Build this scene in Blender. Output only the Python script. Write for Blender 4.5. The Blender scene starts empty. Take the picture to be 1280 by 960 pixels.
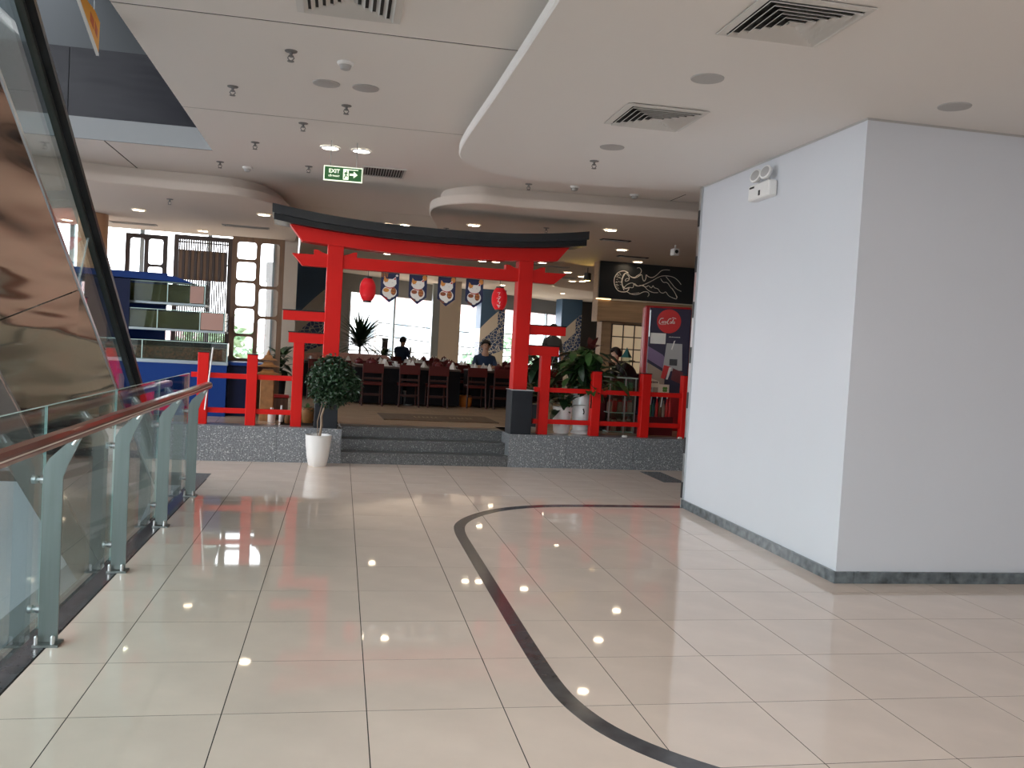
import bpy, math, random
from mathutils import Matrix, Vector
import numpy as np
random.seed(7)
C = bpy.context.scene.collection
SC = bpy.context.scene
PI = math.pi

# ------------------------------------------------------------------ camera, sky, exposure
cam_d = bpy.data.cameras.new('camera'); cam = bpy.data.objects.new('camera', cam_d); C.objects.link(cam)
cam_d.sensor_width = 36; cam_d.lens = 31.31; cam_d.clip_start = .05; cam_d.clip_end = 300
def cam_rot(yaw, pitch, roll):
    cy, sy, cp, sp, cr, sr = math.cos(yaw), math.sin(yaw), math.cos(pitch), math.sin(pitch), math.cos(roll), math.sin(roll)
    f = Vector((sy*cp, cy*cp, sp)); r = Vector((cy, -sy, 0)); u = r.cross(f)
    return (cr*r + sr*u, -sr*r + cr*u, f)
_r, _u, _f = cam_rot(.191647, -.0407667, .055399)
cam.matrix_world = Matrix(((_r.x, _u.x, -_f.x, 0), (_r.y, _u.y, -_f.y, 0), (_r.z, _u.z, -_f.z, 1.6), (0, 0, 0, 1)))
SC.camera = cam
SC.view_settings.view_transform = 'Standard'
SC.view_settings.look = 'None'
SC.view_settings.gamma = 1
SC.view_settings.use_curve_mapping = False
SC.view_settings.exposure = 0.0
W = bpy.data.worlds.new('overcast_sky'); SC.world = W; W.use_nodes = True
_n = W.node_tree.nodes; _l = W.node_tree.links
_bg = _n['Background']; _bg.inputs[1].default_value = 6.0
_bg.inputs[0].default_value = (.92, .955, 1.0, 1)
SC.cycles.max_bounces = 10; SC.cycles.diffuse_bounces = 5; SC.cycles.glossy_bounces = 6
SC.cycles.transparent_max_bounces = 24; SC.cycles.transmission_bounces = 8
SC.cycles.caustics_reflective = False; SC.cycles.caustics_refractive = False
SC.cycles.sample_clamp_indirect = 6
def portal(name, loc, direction, sx, sy):
    d = bpy.data.lights.new(name, 'AREA'); d.shape = 'RECTANGLE'; d.size = sx; d.size_y = sy
    d.cycles.is_portal = True
    o = bpy.data.objects.new(name, d); C.objects.link(o); o.location = loc
    o.rotation_euler = Vector(direction).to_track_quat('-Z', 'Y').to_euler()
    return o
# daylight portals stand in the modelled window openings and only guide the sky light
TH = math.atan(.055); CT, ST = math.cos(TH), math.sin(TH)
def RW(x, y, z=0):                        # restaurant frame -> world
    return Vector((CT*x - ST*y, 11.53 + ST*x + CT*y, z))
portal('daylight_west', (-5.9, 2, 4.65), (1, 0, 0), 20, 9.7)
portal('daylight_south', (3, -7.9, 2.0), (0, 1, 0), 6, 1.8)  # guides sky light through the added south window
portal('daylight_dining', RW(3.5, 18.6, 1.8), (.6, -.8, 0), 12, 3.0)
portal('daylight_tanks', RW(-4.6, 5.9, 2), (0, -1, 0), 7, 3.2)

# ------------------------------------------------------------------ materials
def mat(name, col, rough=.5, metal=0, spec=.5, emit=None, estr=0, coat=0, noise=None, bump=None, rnd=0):
    m = bpy.data.materials.new(name); m.use_nodes = True
    nt = m.node_tree; b = nt.nodes['Principled BSDF']
    b.inputs['Base Color'].default_value = (*col, 1); b.inputs['Roughness'].default_value = rough
    b.inputs['Metallic'].default_value = metal; b.inputs['Specular IOR Level'].default_value = spec
    if coat: b.inputs['Coat Weight'].default_value = coat; b.inputs['Coat Roughness'].default_value = .05
    if emit: b.inputs['Emission Color'].default_value = (*emit, 1); b.inputs['Emission Strength'].default_value = estr
    tc = nt.nodes.new('ShaderNodeTexCoord')
    if noise:                                # (scale, amount[, stretch])
        nz = nt.nodes.new('ShaderNodeTexNoise'); nz.inputs['Scale'].default_value = noise[0]; nz.inputs['Detail'].default_value = 5
        mp = nt.nodes.new('ShaderNodeMapping'); nt.links.new(tc.outputs['Object'], mp.inputs[0]); nt.links.new(mp.outputs[0], nz.inputs['Vector'])
        if len(noise) > 2: mp.inputs['Scale'].default_value = noise[2]
        rp = nt.nodes.new('ShaderNodeValToRGB')
        rp.color_ramp.elements[0].position = .3; rp.color_ramp.elements[1].position = .7
        k = noise[1]
        rp.color_ramp.elements[0].color = (*[max(0, c*(1-k)) for c in col], 1)
        rp.color_ramp.elements[1].color = (*[min(1, c*(1+k)) for c in col], 1)
        nt.links.new(nz.outputs['Fac'], rp.inputs[0]); src = rp.outputs[0]
        if rnd:
            oi = nt.nodes.new('ShaderNodeObjectInfo'); hs = nt.nodes.new('ShaderNodeHueSaturation')
            mr = nt.nodes.new('ShaderNodeMapRange'); mr.inputs[3].default_value = 1-rnd; mr.inputs[4].default_value = 1+rnd
            nt.links.new(oi.outputs['Random'], mr.inputs[0]); nt.links.new(mr.outputs[0], hs.inputs['Value']); nt.links.new(src, hs.inputs['Color']); src = hs.outputs[0]
        nt.links.new(src, b.inputs['Base Color'])
    if bump:                                 # (scale, strength, distance[, stretch])
        bz = nt.nodes.new('ShaderNodeTexNoise'); bz.inputs['Scale'].default_value = bump[0]; bz.inputs['Detail'].default_value = 2
        bp = nt.nodes.new('ShaderNodeBump'); bp.inputs['Strength'].default_value = bump[1]; bp.inputs['Distance'].default_value = bump[2]
        mp2 = nt.nodes.new('ShaderNodeMapping'); nt.links.new(tc.outputs['Object'], mp2.inputs[0]); nt.links.new(mp2.outputs[0], bz.inputs['Vector'])
        if len(bump) > 3: mp2.inputs['Scale'].default_value = bump[3]
        nt.links.new(bz.outputs['Fac'], bp.inputs['Height']); nt.links.new(bp.outputs[0], b.inputs['Normal'])
    return m
def glass_mat(name, tint, base=.04, gloss_rough=0.0, body=0, body_col=(.5, .6, .6)):
    m = bpy.data.materials.new(name); m.use_nodes = True; nt = m.node_tree; nt.nodes.clear()
    N = nt.nodes.new; L = nt.links.new
    out = N('ShaderNodeOutputMaterial'); tr = N('ShaderNodeBsdfTransparent'); tr.inputs[0].default_value = (*tint, 1)
    gl = N('ShaderNodeBsdfGlossy'); gl.inputs['Roughness'].default_value = gloss_rough; gl.inputs[0].default_value = (1, 1, 1, 1)
    lw = N('ShaderNodeLayerWeight'); lw.inputs[0].default_value = .5
    pw = N('ShaderNodeMath'); pw.operation = 'POWER'; pw.inputs[1].default_value = 5; L(lw.outputs['Facing'], pw.inputs[0])
    mr = N('ShaderNodeMath'); mr.operation = 'MULTIPLY_ADD'; mr.inputs[1].default_value = 1-base; mr.inputs[2].default_value = base; L(pw.outputs[0], mr.inputs[0])
    mx = N('ShaderNodeMixShader'); L(mr.outputs[0], mx.inputs[0])
    if body:
        df = N('ShaderNodeBsdfDiffuse'); df.inputs[0].default_value = (*body_col, 1)
        m0 = N('ShaderNodeMixShader'); m0.inputs[0].default_value = body; L(tr.outputs[0], m0.inputs[1]); L(df.outputs[0], m0.inputs[2]); L(m0.outputs[0], mx.inputs[1])
    else: L(tr.outputs[0], mx.inputs[1])
    L(gl.outputs[0], mx.inputs[2]); L(mx.outputs[0], out.inputs[0])
    return m
def emit_mat(name, col, s):
    return mat(name, col, .5, emit=col, estr=s)
def granite(name, dark, light, fleck):
    m = bpy.data.materials.new(name); m.use_nodes = True; nt = m.node_tree; b = nt.nodes['Principled BSDF']
    N = nt.nodes.new; L = nt.links.new
    tc = N('ShaderNodeTexCoord'); vo = N('ShaderNodeTexVoronoi'); vo.inputs['Scale'].default_value = 120
    no = N('ShaderNodeTexNoise'); no.inputs['Scale'].default_value = 60; no.inputs['Detail'].default_value = 6
    ws = N('ShaderNodeMixRGB'); ws.inputs[0].default_value = .04
    L(tc.outputs['Object'], vo.inputs['Vector']); L(tc.outputs['Object'], no.inputs['Vector'])
    r1 = N('ShaderNodeValToRGB'); e = r1.color_ramp.elements
    e[0].position = .38; e[0].color = (*dark, 1); e[1].position = .72; e[1].color = (*light, 1); L(no.outputs['Fac'], r1.inputs[0])
    bw = N('ShaderNodeRGBToBW'); L(vo.outputs['Color'], bw.inputs[0])
    r2 = N('ShaderNodeValToRGB'); r2.color_ramp.elements[0].position = .82; r2.color_ramp.elements[1].position = .86; L(bw.outputs[0], r2.inputs[0])
    mx = N('ShaderNodeMixRGB'); mx.inputs[2].default_value = (*fleck, 1); L(r2.outputs[0], mx.inputs[0]); L(r1.outputs[0], mx.inputs[1])
    L(mx.outputs[0], b.inputs['Base Color']); b.inputs['Roughness'].default_value = .3
    return m
M = {}
def defm(k, *a, **kw): M[k] = mat(k, *a, **kw)
defm('added_ground_dark', (.10, .10, .10), .9)  # dark so that the added ground bounces little light
defm('floor_tile', (.76, .63, .53), .035, spec=.55, noise=(3.0, .05), rnd=.02)
defm('grout', (.035, .03, .027), .9, spec=.1)
defm('dark_stone', (.075, .075, .08), .16, noise=(9, .25))
defm('base_stone', (.11, .13, .14), .2, noise=(14, .5))
defm('ceiling_paint', (.78, .74, .70), .9)
defm('slab_paint', (.78, .75, .72), .9)
defm('wall_paint', (.63, .65, .69), .75, noise=(.8, .02))
defm('restaurant_ceiling', (.70, .62, .55), .9)
defm('groove_dark', (.015, .015, .017), .9)
defm('vent_white', (.62, .60, .57), .6)
defm('vent_dark', (.03, .03, .03), .8)
defm('cover_grey', (.42, .41, .40), .6)
defm('vent_grey', (.20, .195, .19), .6)
defm('steel', (.62, .64, .64), .28, 1)
defm('brushed_steel', (.24, .27, .26), .45, 1, noise=(30, .08, (1, 1, .06)))
defm('clad_steel', (.54, .42, .35), .12, 1, bump=(.9, 1.0, .10, (1, .35, 2.6)))
defm('handrail_wood', (.17, .045, .025), .3, coat=.6, noise=(9, .3, (1, .1, 1)))
defm('rubber', (.012, .012, .013), .35)
defm('escalator_trim', (.09, .095, .09), .35, .6)
defm('red_paint', (.62, .009, .006), .5, spec=.25, noise=(2, .05))
defm('roof_black', (.010, .011, .013), .4, spec=.3)
defm('roof_grey', (.022, .024, .027), .35, spec=.35)
defm('plinth_black', (.010, .013, .018), .4, spec=.3)
defm('white', (.82, .82, .80), .35)
defm('white_ceramic', (.80, .82, .82), .12, coat=.6)
defm('paper', (.82, .80, .75), .8)
defm('soil', (.045, .03, .02), .95)
defm('bark', (.27, .20, .14), .8, noise=(30, .3, (1, 1, .2)))
defm('leaf_dark', (.016, .045, .018), .33, noise=(6, .5))
defm('leaf_mid', (.05, .13, .035), .35, noise=(6, .5))
defm('leaf_pale', (.30, .46, .30), .6, noise=(4, .4))
defm('wood_brown', (.16, .085, .04), .45, noise=(6, .25, (6, 6, .5)))
defm('wood_dark', (.07, .045, .035), .45)
defm('wood_tan', (.42, .27, .15), .5, noise=(5, .15, (.4, 5, 5)))
defm('blue_paint', (.004, .035, .19), .45, spec=.2)
defm('navy', (.004, .009, .04), .45, spec=.2)
defm('tank_water', (.05, .042, .010), .3, noise=(4, .5))
defm('tank_crab', (.11, .035, .02), .5, noise=(30, .9))
defm('pink_board', (.45, .27, .22), .5)
defm('black_cloth', (.005, .0055, .008), .7, spec=.2)
defm('chair_red', (.085, .011, .009), .5, spec=.25)
defm('chair_wood', (.05, .015, .011), .45, spec=.3)
defm('red_bright', (.60, .02, .02), .4)
defm('dark_red', (.11, .005, .009), .45)
defm('cream', (.78, .68, .52), .5)
defm('booth_pink', (.80, .50, .43), .5)
defm('booth_tan', (.34, .23, .12), .5)
defm('mat_brown', (.13, .085, .05), .9, noise=(25, .25))
defm('mat_print', (.30, .22, .12), .9)
defm('orange', (.62, .20, .02), .5)
defm('gold', (.33, .155, .05), .45, noise=(12, .25))
defm('restaurant_tile', (.60, .46, .33), .2, noise=(2.5, .15, (1, 5, 1)), rnd=.04)
defm('grey_wall', (.07, .068, .066), .7)
defm('beige_wall', (.78, .71, .62), .7)
defm('alu', (.40, .47, .50), .35, .5)
defm('exit_green', (.025, .10, .03), .4, emit=(.05, .19, .06), estr=.35)
defm('exit_white', (.9, .95, .8), .4, emit=(.9, 1, .75), estr=.9)
defm('yellow_board', (.85, .38, .03), .5)
defm('orange_print', (.55, .10, .015), .5)
defm('banner_navy', (.016, .022, .075), .7)
defm('print_white', (.80, .77, .72), .7)
defm('print_orange', (.62, .25, .05), .7)
defm('print_brown', (.27, .08, .03), .7)
defm('print_red', (.50, .02, .03), .7)
defm('lantern_red', (.66, .012, .02), .45, emit=(.6, .01, .015), estr=.12)
defm('black', (.012, .012, .012), .5)
defm('board_black', (.014, .016, .018), .35)
defm('chalk', (.80, .74, .66), .6)
defm('fridge_dark', (.035, .03, .06), .25)
defm('fridge_red', (.42, .006, .012), .3)
defm('purple_print', (.20, .13, .24), .3)
defm('tan_print', (.36, .27, .20), .3)
defm('green_glass', (.10, .28, .13), .2)
defm('teal', (.02, .13, .13), .4)
defm('clover', (.07, .22, .02), .6)
defm('skin', (.55, .33, .23), .5)
defm('hair', (.012, .010, .010), .5)
defm('shirt_blue', (.02, .045, .10), .8)
defm('shirt_grey', (.09, .09, .095), .8)
defm('shirt_black', (.012, .012, .014), .7)
defm('trousers', (.02, .02, .028), .8)
defm('concrete_out', (.8, .81, .82), .9)
defm('building_pale', (.85, .84, .82), .9)
defm('roof_red', (.6, .42, .4), .8)
defm('upper_dark', (.008, .008, .013), .25, spec=.3, bump=(1.1, .4, .06, (.5, 1, 3)))
defm('upper_grey', (.036, .041, .045), .8)
defm('pillar_orange', (.62, .36, .20), .6)
defm('flower_red', (.10, .012, .012), .6)
defm('grey_paint', (.25, .26, .265), .8)
defm('lower_tile', (.42, .46, .46), .1)
M['lamp'] = emit_mat('lamp', (1.0, .82, .58), 30)
M['lamp_white'] = emit_mat('lamp_white', (1.0, .92, .80), 34)
M['spot_glow'] = emit_mat('spot_glow', (1.0, .72, .2), 14)
M['led'] = emit_mat('led', (1.0, .7, .35), 2.5)
M['shoji'] = mat('shoji', (.80, .70, .52), .7, emit=(1.0, .72, .42), estr=.22)
M['rail_glass'] = glass_mat('rail_glass', (.80, .89, .885), .045)
M['escalator_glass'] = glass_mat('escalator_glass', (.84, .90, .90), .05)
M['glass_edge'] = mat('glass_edge', (.55, .75, .72), .2)
M['window_glass'] = glass_mat('window_glass', (.985, .985, .985), .04)
M['tank_glass'] = glass_mat('tank_glass', (.85, .92, .88), .05, body=.05, body_col=(.28, .28, .17))
M['dark_glass'] = glass_mat('dark_glass', (.35, .38, .42), .08)
M['granite'] = granite('granite', (.12, .13, .14), (.30, .32, .34), (.62, .64, .64))
M['granite_step'] = granite('granite_step', (.05, .052, .053), (.14, .145, .145), (.34, .35, .34))
def mural_mat():
    # plain two-tone wall print: navy field over a pale swelling band with blue flecks
    m = bpy.data.materials.new('mural_print'); m.use_nodes = True; nt = m.node_tree; b = nt.nodes['Principled BSDF']
    N = nt.nodes.new; L = nt.links.new
    tc = N('ShaderNodeTexCoord'); sp = N('ShaderNodeSeparateXYZ'); L(tc.outputs['Object'], sp.inputs[0])
    def math_(op, a, b_=None, c=None):
        n = N('ShaderNodeMath'); n.operation = op
        for i, v in enumerate((a, b_, c)):
            if v is None: continue
            if isinstance(v, (int, float)): n.inputs[i].default_value = v
            else: L(v, n.inputs[i])
        return n.outputs[0]
    xx = math_('ADD', sp.outputs[0], .62)
    crest = math_('MULTIPLY_ADD', math_('POWER', math_('MAXIMUM', xx, .001), .8), 1.1, 1.5)   # curve that rises to the right
    low = math_('MULTIPLY_ADD', xx, .42, .62)
    above = math_('GREATER_THAN', sp.outputs[2], crest); below = math_('LESS_THAN', sp.outputs[2], low)
    vo = N('ShaderNodeTexVoronoi'); vo.feature = 'DISTANCE_TO_EDGE'; vo.inputs['Scale'].default_value = 9; L(tc.outputs['Object'], vo.inputs['Vector'])
    vein = math_('LESS_THAN', vo.outputs[0], .055)
    edge = math_('GREATER_THAN', math_('SUBTRACT', xx, math_('MULTIPLY', math_('SUBTRACT', crest, sp.outputs[2]), -.0)), .80)
    lowpart = math_('LESS_THAN', sp.outputs[2], math_('MULTIPLY_ADD', xx, .95, 1.12))
    band = math_('MAXIMUM', edge, lowpart)
    c1 = N('ShaderNodeMixRGB'); c1.inputs[1].default_value = (.035, .075, .19, 1); c1.inputs[2].default_value = (.66, .66, .60, 1); L(vein, c1.inputs[0])
    c2 = N('ShaderNodeMixRGB'); c2.inputs[1].default_value = (.66, .62, .54, 1); L(band, c2.inputs[0]); L(c1.outputs[0], c2.inputs[2])
    c3 = N('ShaderNodeMixRGB'); L(above, c3.inputs[0]); L(c2.outputs[0], c3.inputs[1]); c3.inputs[2].default_value = (.055, .125, .23, 1)
    c4 = N('ShaderNodeMixRGB'); L(below, c4.inputs[0]); L(c3.outputs[0], c4.inputs[1]); c4.inputs[2].default_value = (.62, .60, .50, 1)
    L(c4.outputs[0], b.inputs['Base Color']); b.inputs['Roughness'].default_value = .45
    return m
M['mural'] = mural_mat()

# ------------------------------------------------------------------ mesh building helpers
class B:
    def __init__(s): s.v = []; s.f = []; s.mi = []; s.cur = 0
    def add(s, vs, fs):
        k = len(s.v); s.v += [tuple(v) for v in vs]; s.f += [tuple(i+k for i in f) for f in fs]; s.mi += [s.cur]*len(fs); return s
    def box(s, x0, x1, y0, y1, z0, z1):
        vs = [(x, y, z) for z in (z0, z1) for y in (y0, y1) for x in (x0, x1)]
        return s.add(vs, [(0, 2, 3, 1), (4, 5, 7, 6), (0, 1, 5, 4), (2, 6, 7, 3), (0, 4, 6, 2), (1, 3, 7, 5)])
    def rbox(s, x0, x1, y0, y1, z0, z1, c=.01):
        # box whose eight vertical and horizontal edges are chamfered
        vs = []; fs = []
        def ring(z, i): return [(x0+i+c*0, y0+c+i, z), (x0+c+i, y0+i, z), (x1-c-i, y0+i, z), (x1-i, y0+c+i, z), (x1-i, y1-c-i, z), (x1-c-i, y1-i, z), (x0+c+i, y1-i, z), (x0+i, y1-c-i, z)]
        for z, i in ((z0, c), (z0+c, 0), (z1-c, 0), (z1, c)): vs += ring(z, i*.7)
        for r in range(3):
            for k in range(8): fs.append((r*8+k, r*8+(k+1) % 8, (r+1)*8+(k+1) % 8, (r+1)*8+k))
        fs.append(tuple(range(7, -1, -1))); fs.append(tuple(range(24, 32)))
        return s.add(vs, fs)
    def prism(s, poly, a0, a1, axis='z'):
        n = len(poly)
        def p(q, a): return {'z': (q[0], q[1], a), 'y': (q[0], a, q[1]), 'x': (a, q[0], q[1])}[axis]
        vs = [p(q, a0) for q in poly]+[p(q, a1) for q in poly]
        return s.add(vs, [tuple(range(n-1, -1, -1)), tuple(range(n, 2*n))]+[(i, (i+1) % n, n+(i+1) % n, n+i) for i in range(n)])
    def tube(s, pts, r, n=8, caps=True):
        pts = [Vector(p) for p in pts]; rs = r if isinstance(r, (list, tuple)) else [r]*len(pts)
        rings = []; up = None
        for i, p in enumerate(pts):
            t = (pts[min(i+1, len(pts)-1)]-pts[max(i-1, 0)]).normalized()
            if up is None: up = Vector((0, 0, 1)) if abs(t.z) < .9 else Vector((1, 0, 0))
            a = t.cross(up).normalized(); b = a.cross(t).normalized(); up = b
            rings.append([p+rs[i]*(math.cos(2*PI*k/n)*a+math.sin(2*PI*k/n)*b) for k in range(n)])
        vs = [v for q in rings for v in q]; fs = []
        for i in range(len(pts)-1):
            for k in range(n): fs.append((i*n+k, i*n+(k+1) % n, (i+1)*n+(k+1) % n, (i+1)*n+k))
        if caps: fs.append(tuple(range(n-1, -1, -1))); fs.append(tuple((len(pts)-1)*n+k for k in range(n)))
        return s.add(vs, fs)
    def lathe(s, prof, n=20, c=(0, 0, 0), caps=True):
        vs = [(c[0]+r*math.cos(2*PI*k/n), c[1]+r*math.sin(2*PI*k/n), c[2]+z) for r, z in prof for k in range(n)]
        fs = []
        for i in range(len(prof)-1):
            for k in range(n): fs.append((i*n+k, i*n+(k+1) % n, (i+1)*n+(k+1) % n, (i+1)*n+k))
        if caps: fs.append(tuple(range(n-1, -1, -1))); fs.append(tuple((len(prof)-1)*n+k for k in range(n)))
        return s.add(vs, fs)
    def ball(s, c, rx, ry, rz, n=12, m=8):
        prof = [(math.sin(PI*i/m), -math.cos(PI*i/m)) for i in range(m+1)]; prof[0] = (.02, -1); prof[-1] = (.02, 1)
        vs = [(c[0]+rx*r*math.cos(2*PI*k/n), c[1]+ry*r*math.sin(2*PI*k/n), c[2]+rz*z) for r, z in prof for k in range(n)]
        fs = [(i*n+k, i*n+(k+1) % n, (i+1)*n+(k+1) % n, (i+1)*n+k) for i in range(m) for k in range(n)]
        return s.add(vs, fs)
    def mesh(s, name, mats, smooth=False):
        me = bpy.data.meshes.new(name); me.from_pydata([tuple(v) for v in s.v], [], s.f)
        for m in (mats if isinstance(mats, (list, tuple)) else [mats]): me.materials.append(M[m] if isinstance(m, str) else m)
        if any(s.mi): me.polygons.foreach_set('material_index', s.mi)
        me.update()
        if smooth:
            me.polygons.foreach_set('use_smooth', [True]*len(me.polygons))
            try: me.set_sharp_from_angle(angle=math.radians(40))
            except Exception: pass
        return me
def link(name, me, parent=None, loc=(0, 0, 0), rot=(0, 0, 0), label=None, cat=None, group=None, kind=None):
    o = bpy.data.objects.new(name, me); C.objects.link(o); o.location = loc; o.rotation_euler = rot
    if parent is not None: o.parent = parent
    if label: o['label'] = label
    if cat: o['category'] = cat
    if group: o['group'] = group
    if kind: o['kind'] = kind
    return o
def obj(name, b, mats, parent=None, smooth=False, **kw): return link(name, b.mesh(name, mats, smooth), parent, **kw)
def thing(name, label, cat, loc=(0, 0, 0), rz=0, group=None): return link(name, None, None, loc, (0, 0, rz), label, cat, group)
def rthing(name, label, cat, x, y, z=.44, rz=0, group=None): return link(name, None, None, RW(x, y, z), (0, 0, TH+rz), label, cat, group)
RK = dict(loc=RW(0, 0, 0), rot=(0, 0, TH))
def struct(name, b, mats, parent=None, smooth=False, **kw): return obj(name, b, mats, parent, smooth, kind=None if parent else 'structure', **kw)
def copy_tree(o, loc, rot=None, label=None, group=None):
    def cp(a, par):
        c = a.copy(); C.objects.link(c)
        if par is not None: c.parent = par
        for ch in a.children: cp(ch, c)
        return c
    r = cp(o, None); r.location = loc
    if rot is not None: r.rotation_euler = rot
    if label: r['label'] = label
    if group: r['group'] = group
    return r
def text(name, body, size, loc, rot, m, parent, extrude=.001, shear=0, align='CENTER', bold=0, sx=1):
    cu = bpy.data.curves.new(name, 'FONT'); cu.body = body; cu.size = size; cu.extrude = extrude; cu.shear = shear; cu.align_x = align; cu.align_y = 'CENTER'; cu.offset = bold
    cu.materials.append(M[m]); o = bpy.data.objects.new(name, cu); C.objects.link(o)
    me = bpy.data.meshes.new_from_object(o.evaluated_get(bpy.context.evaluated_depsgraph_get())); bpy.data.objects.remove(o); bpy.data.curves.remove(cu)
    o = bpy.data.objects.new(name, me); C.objects.link(o); o['kind'] = 'stuff'; o.location = loc; o.rotation_euler = rot; o.scale = (sx, 1, 1); o.parent = parent
    return o
def offset_poly(poly, d):
    # move every corner of a closed outline by d along the mean of its edge normals (counter-clockwise: inwards for d > 0)
    n = len(poly); out = []
    for i in range(n):
        a, b, c = Vector(poly[i-1]), Vector(poly[i]), Vector(poly[(i+1) % n])
        t = ((b-a).normalized()+(c-b).normalized()); t = t.normalized() if t.length > 1e-6 else (c-b).normalized()
        out.append(tuple(b+d*Vector((-t.y, t.x))))
    return out
def ccw(p): 
    s = sum(p[i-1][0]*p[i][1]-p[i][0]*p[i-1][1] for i in range(len(p)))
    return p if s > 0 else p[::-1]
def chaikin(p, n=2, closed=False):
    for _ in range(n):
        q = [p[0]]
        for i in range(len(p)-1):
            a, b = Vector(p[i]), Vector(p[i+1]); q += [tuple(a*.75+b*.25), tuple(a*.25+b*.75)]
        q.append(p[-1]); p = q
    return p

# ------------------------------------------------------------------ mall floor
fl = B().box(-1.5, 14, -8, 10.4, -.4, -.0008); fl.box(-10, 14, 10.4, 12.3, -.14, -.0008)
floor = struct('floor', fl, 'grout')
XS = [.182+.602*k for k in range(-3, 12)]; YS = [3.2+.62*k for k in range(-2, 16)]
J = .002
_tm = {}
def tile_mesh(w, h):
    k = (round(w, 3), round(h, 3))
    if k not in _tm:
        c = .0004; vs = [(0, 0, -.004), (w, 0, -.004), (w, h, -.004), (0, h, -.004), (c, c, 0), (w-c, c, 0), (w-c, h-c, 0), (c, h-c, 0)]
        _tm[k] = B().add(vs, [(4, 5, 6, 7), (0, 1, 5, 4), (1, 2, 6, 5), (2, 3, 7, 6), (3, 0, 4, 7)]).mesh('tile', 'floor_tile')
    return _tm[k]
for j in range(len(YS)-1):
    for i in range(len(XS)-1):
        x0, x1, y0, y1 = XS[i], XS[i+1], YS[j], min(YS[j+1], 12.1)
        if y1 <= 10.4: x0 = max(x0, -1.355)
        if x1-x0 < .05 or y1-y0 < .05: continue
        if x0 > 3.75 and y0 > 6 and y1 < 8.8: continue
        link('tile', tile_mesh(x1-x0-2*J, y1-y0-2*J), floor, (x0+J, y0+J, 0))
big = B()
for x0, x1, y0, y1 in ((-1.355, 14, -8, YS[0]), (XS[-1], 14, YS[0], 12.1), (-10, XS[0], 10.45, 11.9)): big.box(x0, x1, y0, y1, -.003, 0)
M['tile_far'] = mat('tile_far', (.76, .63, .53), .035, spec=.55)
obj('outer_floor', big, 'tile_far', floor)
st = B()
ys = [-8, -5.2, -2.4, .4, 1.6, 2.8, 4.0, 5.2, 6.4, 7.6, 8.8, 10.22]
tr = struct('trim_1', B().box(-1.55, -1.36, -8, 10.4, -.2, -.003), 'groove_dark')
for a, b_ in zip(ys, ys[1:]): obj('stone_strip', B().box(-1.545, -1.362, a+.001, b_-.001, -.003, .0012), 'dark_stone', tr)
obj('stone_strip', B().prism([(-1.362, 10.222), (-1.362, 10.41), (-4, 10.41), (-4, 10.222)], -.003, .0012), 'dark_stone', tr)
# curved inlay
outer = [(3.74, 9.0), (2.6, 8.96), (2.05, 8.88), (1.59, 8.65), (1.27, 8.28), (1.07, 7.88), (1.02, 7.5), (1.02, 6.91), (1.02, 5.6), (1.02, 4.54), (1.03, 4.04), (1.07, 3.76), (1.15, 3.51), (1.30, 3.27), (1.55, 3.02), (1.9, 2.85), (2.6, 2.75)]
inner = [(3.70, 8.87), (2.6, 8.83), (2.05, 8.75), (1.63, 8.53), (1.34, 8.20), (1.17, 7.86), (1.11, 7.5), (1.11, 6.91), (1.11, 5.6), (1.11, 4.54), (1.12, 4.04), (1.16, 3.79), (1.24, 3.56), (1.39, 3.34), (1.62, 3.12), (1.95, 2.96), (2.6, 2.86)]
outer = chaikin(outer, 2); inner = chaikin(inner, 2)
inl = struct('trim_2', B().box(1.03, 1.06, 5, 5.05, -.006, -.003), 'groove_dark')
step_ = 8; n_ = len(outer)
for s in range(0, n_-1, step_):
    e = min(s+step_, n_-1); poly = outer[s:e+1]+inner[s:e+1][::-1]
    obj('stone_strip', B().prism(ccw(poly), -.002, .0014), 'dark_stone', inl)
kp = struct('trim_3', B().box(4.1, 4.4, 10.66, 11.6, -.003, .0013), 'dark_stone')
obj('stone_strip', B().box(4.4, 6.5, 10.66, 10.86, -.003, .0013), 'dark_stone', kp)

# ------------------------------------------------------------------ column block on the right
cw = struct('wall_right', B().box(3.66, 9.5, 5.93, 8.93, -.01, 3.41), 'wall_paint')
obj('shadow_gap', B().box(3.655, 9.5, 5.925, 8.935, 3.385, 3.40), 'cover_grey', cw)
obj('corner_trim', B().box(3.640, 3.668, 8.90, 8.95, .0, 3.4), 'steel', cw, label='thin steel corner strip')
for k in range(14):
    if k % 2 == 0: obj('dark_inset', B().box(3.634, 3.640, 8.905, 8.945, .1+k*.24, .1+k*.24+.17), 'black', cw)
bb = struct('baseboard_right', B().box(3.648, 9.5, 5.918, 8.93, 0, .06), 'grout')
y = 5.915
for k in range(5):
    obj('stone_tile', B().box(3.636, 3.66, y+(.0 if k else -.0), y+.598, 0, .085), 'base_stone', bb); y += .602
x = 3.636; w0 = [.155, .80, .80, .80, .80, .80]
for w_ in w0: obj('stone_tile', B().box(x+.002, x+w_, 5.905, 5.93, 0, .085), 'base_stone', bb); x += w_+.002
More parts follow.
